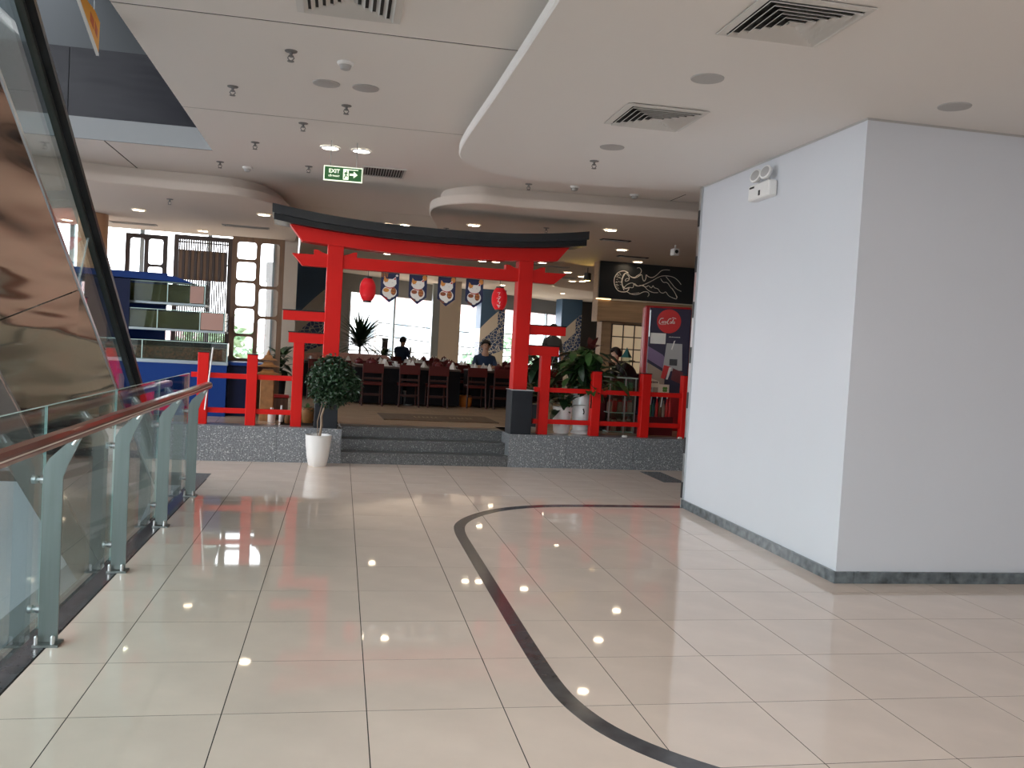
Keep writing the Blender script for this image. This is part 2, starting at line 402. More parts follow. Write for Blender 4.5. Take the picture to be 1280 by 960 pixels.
# a few scuffs are left to the paint; emergency light
em = thing('emergency_light', 'white twin-head emergency light high on the side of the white column', 'light', (3.66, 7.45, 3.05))
obj('case', B().rbox(-.085, 0, -.20, .20, -.005, .135, .012), 'white', em)
obj('status_panel', B().box(-.088, -.084, -.04, -.01, .02, .065), 'black', em); obj('name_strip', B().box(-.088, -.084, .08, .17, .10, .115), 'black', em)
for dy in (-.10, .09):
    h = obj('lamp_head', B().lathe([(.025, 0), (.045, .012), (.062, .03), (.065, .055), (.058, .06)], 16), 'white', em, True, loc=(-.035, dy, .195), rot=(0, -PI/2+.3, .3))
    obj('lens', B().lathe([(.055, .058), (.03, .068), (.002, .07)], 16), 'cover_grey', h, True)
    obj('bracket', B().tube([(-.04, dy, .13), (-.035, dy, .19)], .012), 'white', em)

# ------------------------------------------------------------------ ceilings
G = .010
far_edge = [RW(13.2, 26.9), RW(-.5, 15.15), RW(-.5, 6.1), RW(-8.6, 6.1)]
far_edge = [(v.x, v.y) for v in far_edge]
ce = B().box(-1.5, 14.5, -8, 10.47, 3.66, 4.0); ce.prism(ccw([(-8.6, 10.47), (14.5, 10.47)]+far_edge), 3.66, 4.0)
for gx0, gx1, gy0, gy1 in ((-1.5, 14.5, 3.44, 3.46), (-1.5, 14.5, 5.99, 6.01), (-1.5, 14.5, 8.54, 8.56), (-2.64, -2.62, 10.47, 14.2), (4.07, 4.09, 10.47, 14.2), (-8.6, 14.5, 14.19, 14.21)): ce.box(gx0, gx1, gy0, gy1, 3.603, 3.66)
ceil = struct('ceiling', ce, 'groove_dark')
for x0, x1, y0, y1 in ((-1.5, 14.5, -8, 3.45), (-1.5, 14.5, 3.45, 6.0), (-1.5, 14.5, 6.0, 8.55), (-1.5, 14.5, 8.55, 10.47),
                       (-8.6, -2.63, 10.47, 14.2), (-2.63, 4.08, 10.47, 14.2), (4.08, 14.5, 10.47, 14.2)):
    a = 0 if y0 in (-8, 10.47) else G; b_ = 0 if y1 in (10.47, 32) else G
    obj('ceiling_panel', B().box(x0+(G if x0 in (-2.63, 4.08) else 0), x1-(G if x1 in (-2.63, 4.08) else 0), y0+a, y1-b_, 3.60, 3.665), 'ceiling_paint', ceil)
obj('ceiling_panel', B().prism(ccw([(-8.6, 14.21), (14.5, 14.21)]+far_edge), 3.60, 3.665), 'ceiling_paint', ceil)
def soffit(name, outline, z0, thick, inset, m, ztop=3.602):
    p = ccw(outline); q = offset_poly(p, inset); e = offset_poly(p, .012)
    b = B(); n = len(p)
    vs = [(x, y, z0) for x, y in e]+[(x, y, z0+.012) for x, y in p]+[(x, y, z0+thick) for x, y in p]+[(x, y, z0+thick) for x, y in q]+[(x, y, ztop) for x, y in q]
    fs = [tuple(range(n-1, -1, -1))]
    for r in range(4):
        for i in range(n): fs.append((r*n+i, r*n+(i+1) % n, (r+1)*n+(i+1) % n, (r+1)*n+i))
    fs.append(tuple(range(4*n, 5*n)))
    b.add(vs, fs)
    return struct(name, b, m, smooth=True)
bigo = chaikin([(1.015, -8), (1.015, 4.5), (1.005, 6.5), (.985, 7.5), (.985, 8.2), (1.02, 8.6), (1.14, 8.92), (1.40, 9.22), (1.75, 9.42), (2.25, 9.45), (3.1, 9.34), (3.9, 9.24)], 2)+[(14, 9.0), (14, -8)]
soffit('ceiling_right', bigo, 3.40, .075, .14, 'slab_paint')
lefto = [(-8.6, 10.9), (-5, 11.35)]+chaikin([(-3.6, 11.66), (-3.1, 11.87), (-2.5, 11.96), (-1.85, 11.98), (-1.43, 12.02), (-1.1, 12.28), (-.88, 12.85), (-.78, 13.6), (-.74, 14.6), (-.78, 15.6)], 2)+[(-.95, 17.4), (-8.6, 16.95)]
soffit('ceiling_left', lefto, 3.36, .11, .14, 'restaurant_ceiling')
righto = chaikin([(12.5, 10.45), (4.6, 10.82), (3.65, 10.9), (2.85, 10.98), (2.15, 11.05), (1.87, 11.0), (1.6, 10.99), (1.35, 11.17), (1.12, 11.5), (1.065, 11.95), (1.14, 12.55), (1.38, 13.75), (1.5, 15.2), (1.35, 17), (1.2, 18.1), (1.4, 18.8), (2.2, 19.45), (5.15, 23.7), (7.4, 25.5)], 2)+[(12.5, 29)]
soffit('ceiling_dining', righto, 3.36, .11, .14, 'restaurant_ceiling')

# ------------------------------------------------------------------ atrium, upper and lower storeys, outer shell
struct('floor_lower', B().box(-6, 2, -8, 24, -4.2, -4.0), 'lower_tile')
struct('wall_lower', B().box(-1.5, -1.3, -8, 10.4, -4.0, -.4), 'wall_paint')
lw = B()
for k in range(7): lw.box(-5.9, -1.5, 23.6, 23.8, -4+.6*k, -4+.6*k+.58)
struct('wall_lower_far', lw, 'wall_paint')
up = B().box(-16, 14, 22, 22.2, 4.0, 9.5); up.box(-16, -6, 12, 12.2, 4.0, 9.5); up.box(9, 9.2, -8, 22, 4.0, 9.5)
struct('wall_upper', up, 'upper_grey')
struct('ceiling_upper', B().box(-6, 14, -8, 22, 9.5, 9.7), 'upper_grey')
ub = struct('trim_4', B().box(-6, -1.5, 10.44, 10.47, 3.6, 3.83), 'grey_paint')
for k in range(3): obj('parapet_panel', B().box(-6+1.5*k+.004, -6+1.5*(k+1)-.004, 10.44, 10.47, 3.83, 4.56), 'upper_dark', ub)
# west facade, and an unseen south window added for its light
def facade(name, x0, x1, y, z0, z1, nx, nz, frame='alu', fr=.06, axis='y', **kw):
    root = struct(name, B().box(x0, x1, y-.04, y+.04, z0, z0+fr) if axis == 'y' else B().box(y-.04, y+.04, x0, x1, z0, z0+fr), frame, **kw)
    b = B()
    for i in range(nx+1):
        c = x0+(x1-x0)*i/nx
        b.box(*((c-fr/2, c+fr/2, y-.05, y+.05) if axis == 'y' else (y-.05, y+.05, c-fr/2, c+fr/2)), z0, z1)
    for k in range(1, nz+1):
        z = z0+(z1-z0)*k/nz
        b.box(*((x0, x1, y-.045, y+.045) if axis == 'y' else (y-.045, y+.045, x0, x1)), z-fr, z)
    obj('window_frame', b, frame, root)
    for i in range(nx):
        a, c = x0+(x1-x0)*i/nx+fr/2, x0+(x1-x0)*(i+1)/nx-fr/2
        for k in range(nz):
            za, zb = z0+(z1-z0)*k/nz+(fr if k == 0 else 0), z0+(z1-z0)*(k+1)/nz-fr
            obj('pane', B().box(*((a, c, y-.006, y+.006) if axis == 'y' else (y-.006, y+.006, a, c)), za, zb), 'window_glass', root)
    return root
facade('window_1', -8, 12, -6, -.2, 9.5, 7, 4, axis='x')
struct('wall_west', B().box(-6.1, -6, -8, 24, -4, -.2), 'wall_paint')
facade('added_window_2', 0, 6, -8, 1.1, 2.9, 3, 1)  # unseen window, added to light the column front and ceilings
struct('wall_back', B().box(-6, 0, -8.1, -8, -4, 9.5).box(0, 14, -8.1, -8, 2.9, 9.5).box(0, 6, -8.1, -8, -4, 1.1).box(6, 14, -8.1, -8, -4, 2.9), 'wall_paint')
struct('wall_east', B().box(13.6, 13.8, -8, 32, -.2, 4), 'wall_paint')
struct('ground_outside', B().box(-60, 60, 14, 90, -5, -4.6), 'concrete_out')
struct('added_ground', B().box(-60, 60, -60, 14, -5, -4.6), 'added_ground_dark')  # unseen dark ground, added to keep bounced light off the column top

# ------------------------------------------------------------------ restaurant platform, steps
pf = B().box(-8, .04, .03, 1.2, -.05, .435); pf.box(2.29, 9, .03, 1.2, -.05, .435); pf.box(-8, 13, .7, 27, -.05, .435)
plat = struct('floor_platform', pf, 'grout', **RK)
for x0, x1, first in ((-8, .04, 0), (2.29, 9, 1)):
    x = x1 if not first else x0; edges = []
    L_ = [.78, .98, 1.0, 1.0, 1.0, 1.0, 1.0, 1.0, 1.0]
    for w_ in L_:
        a, b_ = (x-w_, x) if not first else (x, x+w_)
        a, b_ = max(a, x0), min(b_, x1)
        if b_-a < .05: break
        obj('granite_slab', B().box(a+.002, b_-.002, 0, .032, -.05, .44), 'granite', plat)
        obj('coping_slab', B().box(a+.002, b_-.002, .032, .30, .40, .442), 'granite', plat)
        x = a if not first else b_
for xx in (.04, 2.29-.02): obj('granite_cheek', B().box(xx if xx > 1 else xx-.0, xx+.02, .0, .72, 0, .44), 'granite', plat)
for k, (ya, yb, zz) in enumerate(((0, .72, .147), (.22, .72, .294), (.44, .74, .4415))):
    s_ = struct('step', B().box(.06, 2.27, ya+.02, yb, .0, zz-.03), 'granite_step', **RK)
    for a, b_ in ((.06, .80), (.80, 1.54), (1.54, 2.27)):
        obj('tread_slab', B().rbox(a+.001, b_-.001, ya, yb, zz-.03, zz, .004), 'granite_step', s_)
        obj('riser_slab', B().box(a+.001, b_-.001, ya+.012, ya+.02, zz-.147, zz-.03), 'granite_step', s_)
rt = B().box(0, .796, 0, .796, 0, .006).mesh('floor_tile', 'restaurant_tile')
for i in range(-5, 9):
    for j in range(0, 6):
        if i < -1 and j > 2: continue
        xx, yy = .1+i*.8, .3+j*.8
        if yy < .7 and -.8 < xx < 2.3: continue
        link('floor_tile', rt, plat, (xx, yy, .4355))
obj('far_floor', B().box(-8, 13, 5.1, 27, .435, .4405), 'restaurant_tile', plat)
obj('near_floor', B().box(.06, 2.29, .745, 1.1, .435, .4412), 'restaurant_tile', plat)
mt = rthing('doormat', 'long brown doormat with faded lettering behind the entrance steps', 'mat', 1.62, 2.1)
obj('pile', B().rbox(-.87, .87, -.55, .5, .002, .016, .004), 'mat_brown', mt)
for k, xx in enumerate((-.35, -.22, -.09, .2, .33, .46)):
    b = B().box(xx, xx+.02, -.12, .08, .0165, .0175); b.box(xx, xx+.09, -.12, -.09, .0165, .0175); b.box(xx+.07, xx+.09, -.05, .08, .0165, .0175)
    obj('faded_letter', b, 'mat_print', mt)

# ------------------------------------------------------------------ escalator in the atrium
HRz = lambda Y: 1.085+(8.95-Y)*.737
Uz = lambda Y: 2.08-(Y-6.7)*.655
Lz = lambda Y: 1.248-(Y-6.70)*.711
esc = thing('escalator', 'escalator with brown mirrored steel side and black handrail rising through the atrium', 'escalator', (-2.45, 8.3, 0))
EO = Vector((-2.45, 8.3, 0))
def eprism(name, poly, x0, x1, m, parent=esc, smooth=False, **kw):
    b = B().prism([(y-EO.y, z) for y, z in poly], x0-EO.x, x1-EO.x, 'x'); return obj(name, b, m, parent, smooth, **kw)
Y0, Y1 = .6, 10.1
joints = [1.05, 3.05, 5.05, 7.05, 9.0, 10.6]
for side, (xa, xb) in enumerate(((-1.93, -1.90), (-3.03, -3.0))):
    js = [Y0]+[j for j in joints if Y0 < j < Y1]+[Y1]
    for a, b_ in zip(js, js[1:]):
        ga = .006
        # side cladding panel: its cross joints stand square to the slope
        sk = lambda Y: 0 if Y in (Y0, Y1) else -.75
        lean = -.40 if side == 0 else .40
        q_ = [(0, a+ga, Uz(a+ga)), (0, b_-ga, Uz(b_-ga)), (lean, b_-ga+sk(b_), Lz(b_-ga+sk(b_))), (lean, a+ga+sk(a), Lz(a+ga+sk(a)))]
        vs_ = [(x_+xx_-EO.x, y_-EO.y, z_) for xx_ in (xb, xa) for x_, y_, z_ in q_]
        obj('cladding_panel', B().add(vs_, [(0, 1, 2, 3), (7, 6, 5, 4), (0, 4, 5, 1), (1, 5, 6, 2), (2, 6, 7, 3), (3, 7, 4, 0)]), 'clad_steel', esc)
        kt = lambda Y: 0 if Y in (Y0, Y1) else .24
        gp = [(a+ga, Uz(a+ga)+.02), (b_-ga, Uz(b_-ga)+.02), (b_-ga+kt(b_), HRz(b_-ga+kt(b_))-.03), (a+ga+kt(a), HRz(a+ga+kt(a))-.03)]
        eprism('glass_panel', gp, (xa+xb)/2-.006, (xa+xb)/2+.006, 'escalator_glass')
        if b_ < Y1:
            b = B().tube([((xa+xb)/2-EO.x, b_-EO.y, Uz(b_)+.02), ((xa+xb)/2-EO.x, b_+.24-EO.y, HRz(b_+.24)-.03)], .006, 6)
            obj('joint_strip', b, 'white', esc)
    xm = (xa+xb)/2+(.03 if side == 0 else 0)
    eprism('handrail', [(Y0, HRz(Y0)-.025), (Y1, HRz(Y1)-.025), (Y1, HRz(Y1)+.025), (Y0, HRz(Y0)+.025)], xm-.032, xm+.045, 'rubber')
    eprism('handrail_guide', [(Y0, HRz(Y0)-.07), (Y1, HRz(Y1)-.07), (Y1, HRz(Y1)-.026), (Y0, HRz(Y0)-.026)], xm-.05, xm-.005, 'escalator_trim')
    eprism('deck_trim', [(Y0, Uz(Y0)-.012), (Y1, Uz(Y1)-.012), (Y1, Uz(Y1)+.02), (Y0, Uz(Y0)+.02)], xa-.02, xb+.006, 'steel')
eprism('underside', [(Y0, Lz(Y0)-.01), (Y1, Lz(Y1)-.01), (Y1, Lz(Y1)+.02), (Y0, Lz(Y0)+.02)], -2.61, -2.32, 'clad_steel')
sm = B().prism([(0, 0), (.38, 0), (.38, -.02), (.02, -.02), (.02, -.27), (0, -.27)], -.385, .29, 'x').mesh('step', 'brushed_steel')
Y = Y0+.2
while Y < Y1-.4:
    link('step', sm, esc, (-2.466-EO.x, Y-EO.y, Uz(Y)-.22)); Y += .385
# yellow guard board that hangs where the escalator passes the upper floor
gb = thing('guard_board', 'yellow board hanging on wires above the escalator handrail', 'sign', (-1.72, 6.35, 3.5))
b = B().prism([(.25, -.06), (.26, .155), (.13, .19), (-.20, .19), (-.62, .50), (-.62, .30)], -.006, .006, 'x'); obj('board', b, 'yellow_board', gb)
b = B().prism([(.25, -.072), (.25, -.058), (-.62, .302), (-.62, .286)], -.009, .009, 'x'); obj('white_edge', b, 'white', gb)
b = B().prism([(.14, .06), (.20, .03), (.20, .09), (.14, .125)], .0062, .0075, 'x'); b.prism([(.02, .09), (.11, .06), (.11, .12), (.02, .15)], .0062, .0075, 'x'); obj('orange_print', b, 'orange_print', gb)
b = B().tube([(0, .13, .18), (0, .13, .62)], .003, 5); b.tube([(0, -.55, .46), (0, -.55, .8)], .003, 5); obj('hanging_wire', b, 'steel', gb)

# ------------------------------------------------------------------ glass railing along the atrium
rl = thing('glass_railing', 'glass railing with steel posts and brown wooden handrail along the atrium edge', 'railing', (-1.36, 8.96, 0))
RO = Vector((-1.36, 8.96, 0))
posts = [4.71-1.415*k for k in (2, 1, 0, -1, -2, -3)]
post_m = B(); post_m.prism([(-.045, .015), (.045, .015), (.045, .84), (.065, .90), (.125, 1.035), (.095, 1.045), (-.02, .93), (-.045, .88)], -.006, .006, 'y')
post_me = post_m.mesh('post', 'brushed_steel')
foot_me = B().box(-.06, .06, -.05, .05, .0, .012).mesh('foot_plate', 'brushed_steel')
bolt_me = B().lathe([(.011, 0), (.011, .035), (.006, .042)], 8, (-.045, -.03, .012)).mesh('base_bolt', 'steel')
cl_b = B().tube([(-.10, 0, 0), (.02, 0, 0)], .008, 8); cl_b.tube([(-.105, 0, 0), (-.085, 0, 0)], .022, 12); cl_b.tube([(-.066, 0, 0), (-.05, 0, 0)], .02, 12)
cl_me = cl_b.mesh('glass_clamp', 'steel', True)
brk_me = B().tube([(.085, 0, 1.0), (.115, 0, 1.045)], .01, 8).mesh('rail_bracket', 'steel')
for y_ in posts:
    p = link('post', post_me, rl, (0, y_-RO.y, 0))
    for me, z in ((foot_me, 0), (bolt_me, 0), (cl_me, .82), (cl_me, .17), (brk_me, 0)):
        link(me.name.split('.')[0], me, p, (0, 0.03 if me is cl_me else 0, z))
    link('base_bolt', bolt_me, p, (.075, 0, 0))
gy = [-0.4, .46, 1.88+.1, 3.295+.1, 4.71+.1, 6.125+.1, 7.54+.1, 9.08]
for a, b_ in zip(gy, gy[1:]):
    p = obj('glass_pane', B().box(-.078, -.066, a-RO.y+.004, b_-RO.y-.004, .05, 1.18), 'rail_glass', rl)
    e = B().box(-.0785, -.0655, b_-RO.y-.004, b_-RO.y-.002, .05, 1.18); e.box(-.0785, -.0655, a-RO.y+.004, b_-RO.y-.004, 1.179, 1.1815)
    obj('polished_edge', e, 'glass_edge', p)
hr = B(); 
prof = [(-.036, -.012), (-.028, -.028), (.028, -.028), (.036, -.012), (.036, .012), (.024, .028), (-.024, .028), (-.036, .012)]
hr.prism([(x+.118, z+1.075) for x, z in prof], -0.4-RO.y, 9.02-RO.y, 'y'); h = obj('handrail', hr, 'handrail_wood', rl)
obj('groove_line', B().box(.1535, .1555, -0.4-RO.y, 9.02-RO.y, 1.070, 1.0765), 'chalk', h); obj('end_cap', B().prism([(x+.118, z+1.075) for x, z in prof], 9.02-RO.y, 9.03-RO.y, 'y'), 'steel', h)

# ------------------------------------------------------------------ gateway
GX = 1.14
gate = rthing('gateway', 'tall red gateway with curved black roof over the restaurant steps', 'gate', GX, .18)
roof_z = lambda x, lo, rise: lo+rise*abs(x/2.05)**2.4
def beam(xs, fbot, ftop, y0, y1, name, m, par=gate, slant=0):
    b = B(); n = len(xs); vs = []
    for i, x in enumerate(xs):
        xb = x*(1-slant)
        vs += [(xb, y0, fbot(xb)), (xb, y1, fbot(xb)), (x, y1, ftop(x)), (x, y0, ftop(x))]
    fs = [(4*i+k, 4*i+(k+1) % 4, 4*i+4+(k+1) % 4, 4*i+4+k) for i in range(n-1) for k in range(4)]+[(3, 2, 1, 0), (4*n-4, 4*n-3, 4*n-2, 4*n-1)]
    b.add(vs, fs); return obj(name, b, m, par)
Z0 = -.44
xs = [-2.05+4.1*i/28 for i in range(29)]
beam(xs, lambda x: roof_z(x, 2.965, .135)+Z0, lambda x: roof_z(x, 3.07, .14)+Z0, -.29, .29, 'roof_cap', 'roof_grey')
beam([x*.99 for x in xs], lambda x: roof_z(x, 2.895, .125)+Z0, lambda x: roof_z(x, 2.965, .135)+Z0, -.26, .26, 'roof_board', 'roof_black')
beam([x*.895 for x in xs], lambda x: 2.728+.07*abs(x/1.7)**2+Z0, lambda x: roof_z(x, 2.895, .125)+Z0, -.13, .13, 'upper_beam', 'red_paint', slant=.088)
nb = B().prism([(-1.66, 2.49), (1.66, 2.49), (1.83, 2.637), (-1.79, 2.637)], -.08, .08, 'y'); nb.v = [(x, y, z+Z0) for x, y, z in nb.v]; obj('lower_beam', nb, 'red_paint', gate)
for s in (-1, 1):
    obj('pillar', B().rbox(s*1.255-.10, s*1.255+.10, -.10, .10, .60, 2.80+Z0, .006), 'red_paint', gate)
    p = obj('plinth', B().rbox(s*1.285-.145, s*1.285+.145, -.15, .15, 0, .595, .006), 'plinth_black', gate)
    obj('plinth_glint_cap', B().box(s*1.285-.158, s*1.285+.158, -.16, .16, .592, .602), 'steel', p)  # steel strip stands in for a light glint along the plinth top
    for t in (-1, 1):
        c = s*1.255+t*.10
        pw = [(c, 2.637), (c+t*.17, 2.637), (c+t*.17, 2.705), (c+t*.12, 2.70), (c+t*.07, 2.675), (c, 2.655)]
        b = B().prism(ccw(pw), -.07, .07, 'y'); b.v = [(x, y, z+Z0) for x, y, z in b.v]; obj('wedge', b, 'red_paint', gate)
    sgn = s
    # stubby side frame: a short post and two short beams
    def sbeam(x0, x1, z0, z1):
        bm_ = obj('side_beam', B().box(min(s*x0, s*x1), max(s*x0, s*x1), -.06, .06, z0+Z0, z1+Z0), 'red_paint', gate)
        obj('beam_cap', B().box(min(s*x0, s*(x1+.01)), max(s*x0, s*(x1+.01)), -.068, .068, z1+Z0, z1+Z0+.014), 'roof_black', bm_)
    sbeam(1.35, 1.87, 1.795, 1.915); sbeam(1.35, 1.79, 1.512, 1.64)
    xp = 1.655 if s < 0 else 1.62
    obj('side_post', B().rbox(s*xp-.068, s*xp+.068, -.06, .06, 0, 1.515+Z0, .005), 'red_paint', gate)

def fence(name, label, xs_, rail_x, zt):
    f = rthing(name, label, 'fence', sum(xs_)/len(xs_), .18)
    cx = sum(xs_)/len(xs_)
    for x in xs_:
        p = obj('post', B().rbox(x-cx-.064, x-cx+.064, -.06, .06, 0, zt-.44, .005), 'red_paint', f)
        obj('post_cap', B().box(x-cx-.068, x-cx+.068, -.064, .064, zt-.44, zt-.43), 'roof_black', p)
    for z in (.585, 1.02):
        obj('rail', B().box(rail_x[0]-cx, rail_x[1]-cx, -.03, .03, z-.44, z-.44+.062), 'red_paint', f)
    return f
fence('red_fence', 'low red post and rail fence left of the gateway before the fish tanks', [-1.66, -1.075], (-1.80, -.585), 1.33)
fence('red_fence', 'low red post and rail fence right of the gateway before the drinks fridge', [3.51, 4.245, 4.86], (2.62, 4.95), 1.335)
sk = rthing('white_rod', 'thin white rod leaning against the left red fence', 'rod', -1.62, .10, .62, 0)
obj('rod', B().tube([(0, 0, 0), (.07, 0, .78)], .009, 8), 'white', sk)

# hanging lanterns
def lantern(x, z, label, strokes):
    t = rthing('paper_lantern', label, 'lantern', x, .18, z)
    prof = []
    for i in range(41):
        u = -1+2*i/40; r = .052+.052*(1-abs(u)**2.6); r *= 1+.018*math.cos(i*PI)
        prof.append((r, .145*u))
    obj('shade', B().lathe(prof, 24), 'lantern_red', t, True)
    for zz in (-.163, .143): obj('cap_ring', B().lathe([(.054, zz), (.054, zz+.02)], 20), 'black', t)
    obj('cord', B().tube([(0, 0, .16), (0, 0, 2.49-z)], .003, 5), 'black', t)
    if strokes:
        for k, (a, zz, l, sl) in enumerate(((-2.05, .075, .03, .2), (-1.95, .03, .035, -.2), (-2.1, .0, .04, .3), (-1.95, -.045, .03, .1), (-2.08, -.085, .03, -.3), (-1.98, -.10, .025, .4))):
            p1 = Vector((.109*math.cos(a), .109*math.sin(a), zz)); p2 = Vector((.109*math.cos(a+.3), .109*math.sin(a+.3), zz+l*sl)); p3 = Vector((.108*math.cos(a+.15), .108*math.sin(a+.15), zz-l))
            obj('brush_stroke', B().tube([p1, p2, p3], .004, 5), 'white', t)
lantern(.315, 2.245, 'plain red paper lantern hanging by the left pillar of the gateway', False)
lantern(2.07, 2.243, 'red paper lantern with white brush strokes by the right pillar of the gateway', True)

# cat banners
def banner(x, zt, label, kind):
    t = rthing('cat_banner', label, 'banner', x, .18, zt)
    w, h, tip = .118, .29, .385
    obj('cloth', B().prism([(-w, 0), (w, 0), (w, -h), (0, -tip), (-w, -h)][::-1], -.002, .002, 'y'), 'banner_navy', t)
    def flat(name, poly, m, d): obj(name, B().prism(ccw(poly), -.002-d, -.0015-d+.0004, 'y'), m, t)
    ell = lambda cx, cz, rx, rz, n=18: [(cx+rx*math.cos(2*PI*k/n), cz+rz*math.sin(2*PI*k/n)) for k in range(n)]
    flat('cat_body', ell(0, -.245, .095, .078), 'print_white', .001)
    flat('cat_head', [(-.088, -.135), (-.080, -.075), (-.075, -.045), (-.045, -.078), (.035, -.078), (.072, -.045), (.080, -.085), (.085, -.135), (.06, -.172), (0, -.185), (-.06, -.172)], 'print_white', .002)
    flat('ear_patch', [(-.083, -.10), (-.075, -.048), (-.045, -.078), (-.015, -.08), (-.03, -.115), (-.06, -.128)], 'print_orange', .003)
    flat('ear_red', [(.045, -.083), (.070, -.052), (.075, -.088)], 'print_red', .003)
    flat('coin', ell(.05 if kind == 0 else .042, -.235, .034, .050), 'print_brown', .004)
    for cx, cz in ((.03, -.215), (.055, -.215), (.03, -.25), (.055, -.252)): flat('coin_mark', ell(cx, cz, .007, .010, 8), 'print_orange', .0048)
    flat('bib', ell(-.045, -.225, .038, .026), 'print_orange' if kind == 0 else 'print_brown', .003)
    flat('collar', [(-.06, -.178), (0, -.192), (.06, -.178), (.055, -.188), (0, -.204), (-.055, -.188)], 'print_red', .004)
    for s in (-1, 1): flat('eye', [(s*.018, -.128), (s*.03, -.122), (s*.045, -.128), (s*.03, -.125)], 'banner_navy', .003)
    flat('paw', ell(0, -.315, .028, .026), 'print_white', .004)
    flat('hem', [(-.088, -.30), (-.02, -.335), (-.03, -.35), (-.09, -.31)], 'print_brown' if kind else 'print_red', .002)
    if kind == 0:
        for k in range(6): flat('gold_dash', [(-.115+.016*k, -.005), (-.108+.016*k, -.005), (-.104+.014*k, -.06), (-.109+.014*k, -.06)], 'print_orange', .001)
        flat('corner_mark', ell(.088, -.03, .018, .014, 10), 'print_white', .001)
    else: flat('gold_coin', ell(.085, -.035, .03, .036), 'print_orange', .001)
for k, (x, lab) in enumerate(((.598, 'first cat banner beside the left lantern, with golden rays on top'), (.965, 'second cat banner from the left lantern, navy with white cat'), (1.347, 'third cat banner, hanging in front of the beige pillar'), (1.722, 'fourth cat banner, nearest to the right lantern'))):
    banner(x, 2.482, lab, k)

# ------------------------------------------------------------------ plants
def leafmesh(name, m, L, w, bend, n=4):
    vs = []; fs = []
    for i in range(n+1):
        u = i/n; ww = w*math.sin(PI*min(.97, u*.9+.07))**.8; z = -bend*u*u
        vs += [(-ww, L*u, z+.12*ww), (0, L*u, z-.05*ww), (ww, L*u, z+.12*ww)]
    for i in range(n):
        a = 3*i; fs += [(a, a+1, a+4, a+3), (a+1, a+2, a+5, a+4)]
    return B().add(vs, fs).mesh(name, m, True)
def leaf_cloud(b, pts, size):
    for p in pts:
        L = size*random.uniform(.7, 1.25); w = L*.24
        d = Vector((random.uniform(-1, 1), random.uniform(-1, 1), random.uniform(-1.1, .4))).normalized()
        sd = d.cross(Vector((random.uniform(-1, 1), random.uniform(-1, 1), random.uniform(-1, 1)))).normalized()
        n = d.cross(sd)
        p = Vector(p); b.add([p, p+d*L*.5+sd*w-n*.1*L, p+d*L, p+d*L*.5-sd*w-n*.1*L, p+d*L*.5], [(0, 1, 4), (1, 2, 4), (2, 3, 4), (3, 0, 4)])
tree = rthing('ficus_tree', 'small ball-crowned tree in white pot at the foot of the steps', 'plant', -.235, -.235, 0)
pot = obj('pot', B().lathe([(.10, 0), (.112, .012), (.135, .12), (.152, .26), (.160, .375), (.163, .385), (.150, .388), (.146, .37), (.142, .345), (.002, .345)], 32), 'white', tree, True)
obj('soil', B().lathe([(.142, .34), (.10, .352), (.002, .356)], 20), 'soil', tree)
tk = B().tube([(.01, 0, .34), (.03, 0, .5), (.025, .01, .62), (.06, .0, .75), (.10, 0, .88)], [.017, .015, .014, .013, .011], 8); tk.tube([(-.01, .02, .34), (-.02, .03, .55), (.03, .02, .78)], .006, 6); tk.tube([(.06, 0, .75), (.2, .02, 1.0)], .008, 6); tk.tube([(.06, 0, .78), (-.03, .02, 1.0)], .008, 6)
obj('trunk', tk, 'bark', tree, True)
pts = []
while len(pts) < 5600:
    p = Vector((random.uniform(-1, 1), random.uniform(-1, 1), random.uniform(-1, 1)))
    if not .3 < p.length < 1: continue
    q = Vector((.125+p.x*.29, p.y*.28, 1.06+p.z*.335))
    if random.random() < .25: q = Vector((.31+p.x*.19, p.y*.2, .99+p.z*.20))
    if q.z < .84 and random.random() < .6: continue
    pts.append(q)
b = B(); leaf_cloud(b, pts, .056); obj('foliage', b, 'leaf_dark', tree, kind='stuff')

urn = rthing('urn_plant', 'large leafy plant in tall white ceramic urn behind the right red fence', 'plant', 3.42, .48)
obj('urn', B().lathe([(.115, .10), (.125, .13), (.128, .20), (.135, .40), (.132, .55), (.12, .63), (.125, .655), (.112, .66), (.105, .62), (.002, .60)], 28), 'white_ceramic', urn, True)
obj('stand', B().lathe([(.145, 0), (.14, .02), (.115, .05), (.118, .09), (.115, .10)], 28), 'white_ceramic', urn, True)
obj('painted_mark', B().tube([(-.02, -.137, .36), (-.005, -.139, .31), (-.015, -.137, .28)], .009, 6), 'black', urn)
lm = leafmesh('leaf', 'leaf_mid', .27, .055, .10); lm2 = leafmesh('leaf', 'leaf_dark', .24, .06, .12)
for k in range(170):
    a = random.uniform(0, 2*PI); r = abs(random.gauss(0, .17)); z = random.uniform(.68, 1.22)
    tilt = random.uniform(-.9, .7)
    link('leaf', random.choice((lm, lm2)), urn, (.06+r*math.cos(a)*1.2, r*math.sin(a), z-.25*r), (tilt, random.uniform(-.5, .5), a-PI/2+random.uniform(-.5, .5)))
b = B()
for k in range(14): a = random.uniform(0, 2*PI); b.tube([(0, 0, .6), (.08*math.cos(a), .08*math.sin(a), .85), (.06+.22*math.cos(a), .2*math.sin(a), 1.1)], .006, 5)
obj('stems', b, 'leaf_mid', urn)
lmr = leafmesh('red_leaf', 'flower_red', .20, .05, .05)
for k in range(7): link('red_leaf', lmr, urn, (.08, -.05, 1.20), (random.uniform(.3, 1.3), 0, k*.9))
bp = rthing('potted_plant', 'small leafy plant in plain white pot beside the tall urn', 'plant', 3.12, .42)
obj('pot', B().lathe([(.10, 0), (.115, .03), (.135, .33), (.142, .37), (.13, .37), (.125, .33), (.002, .33)], 28), 'white', bp, True)
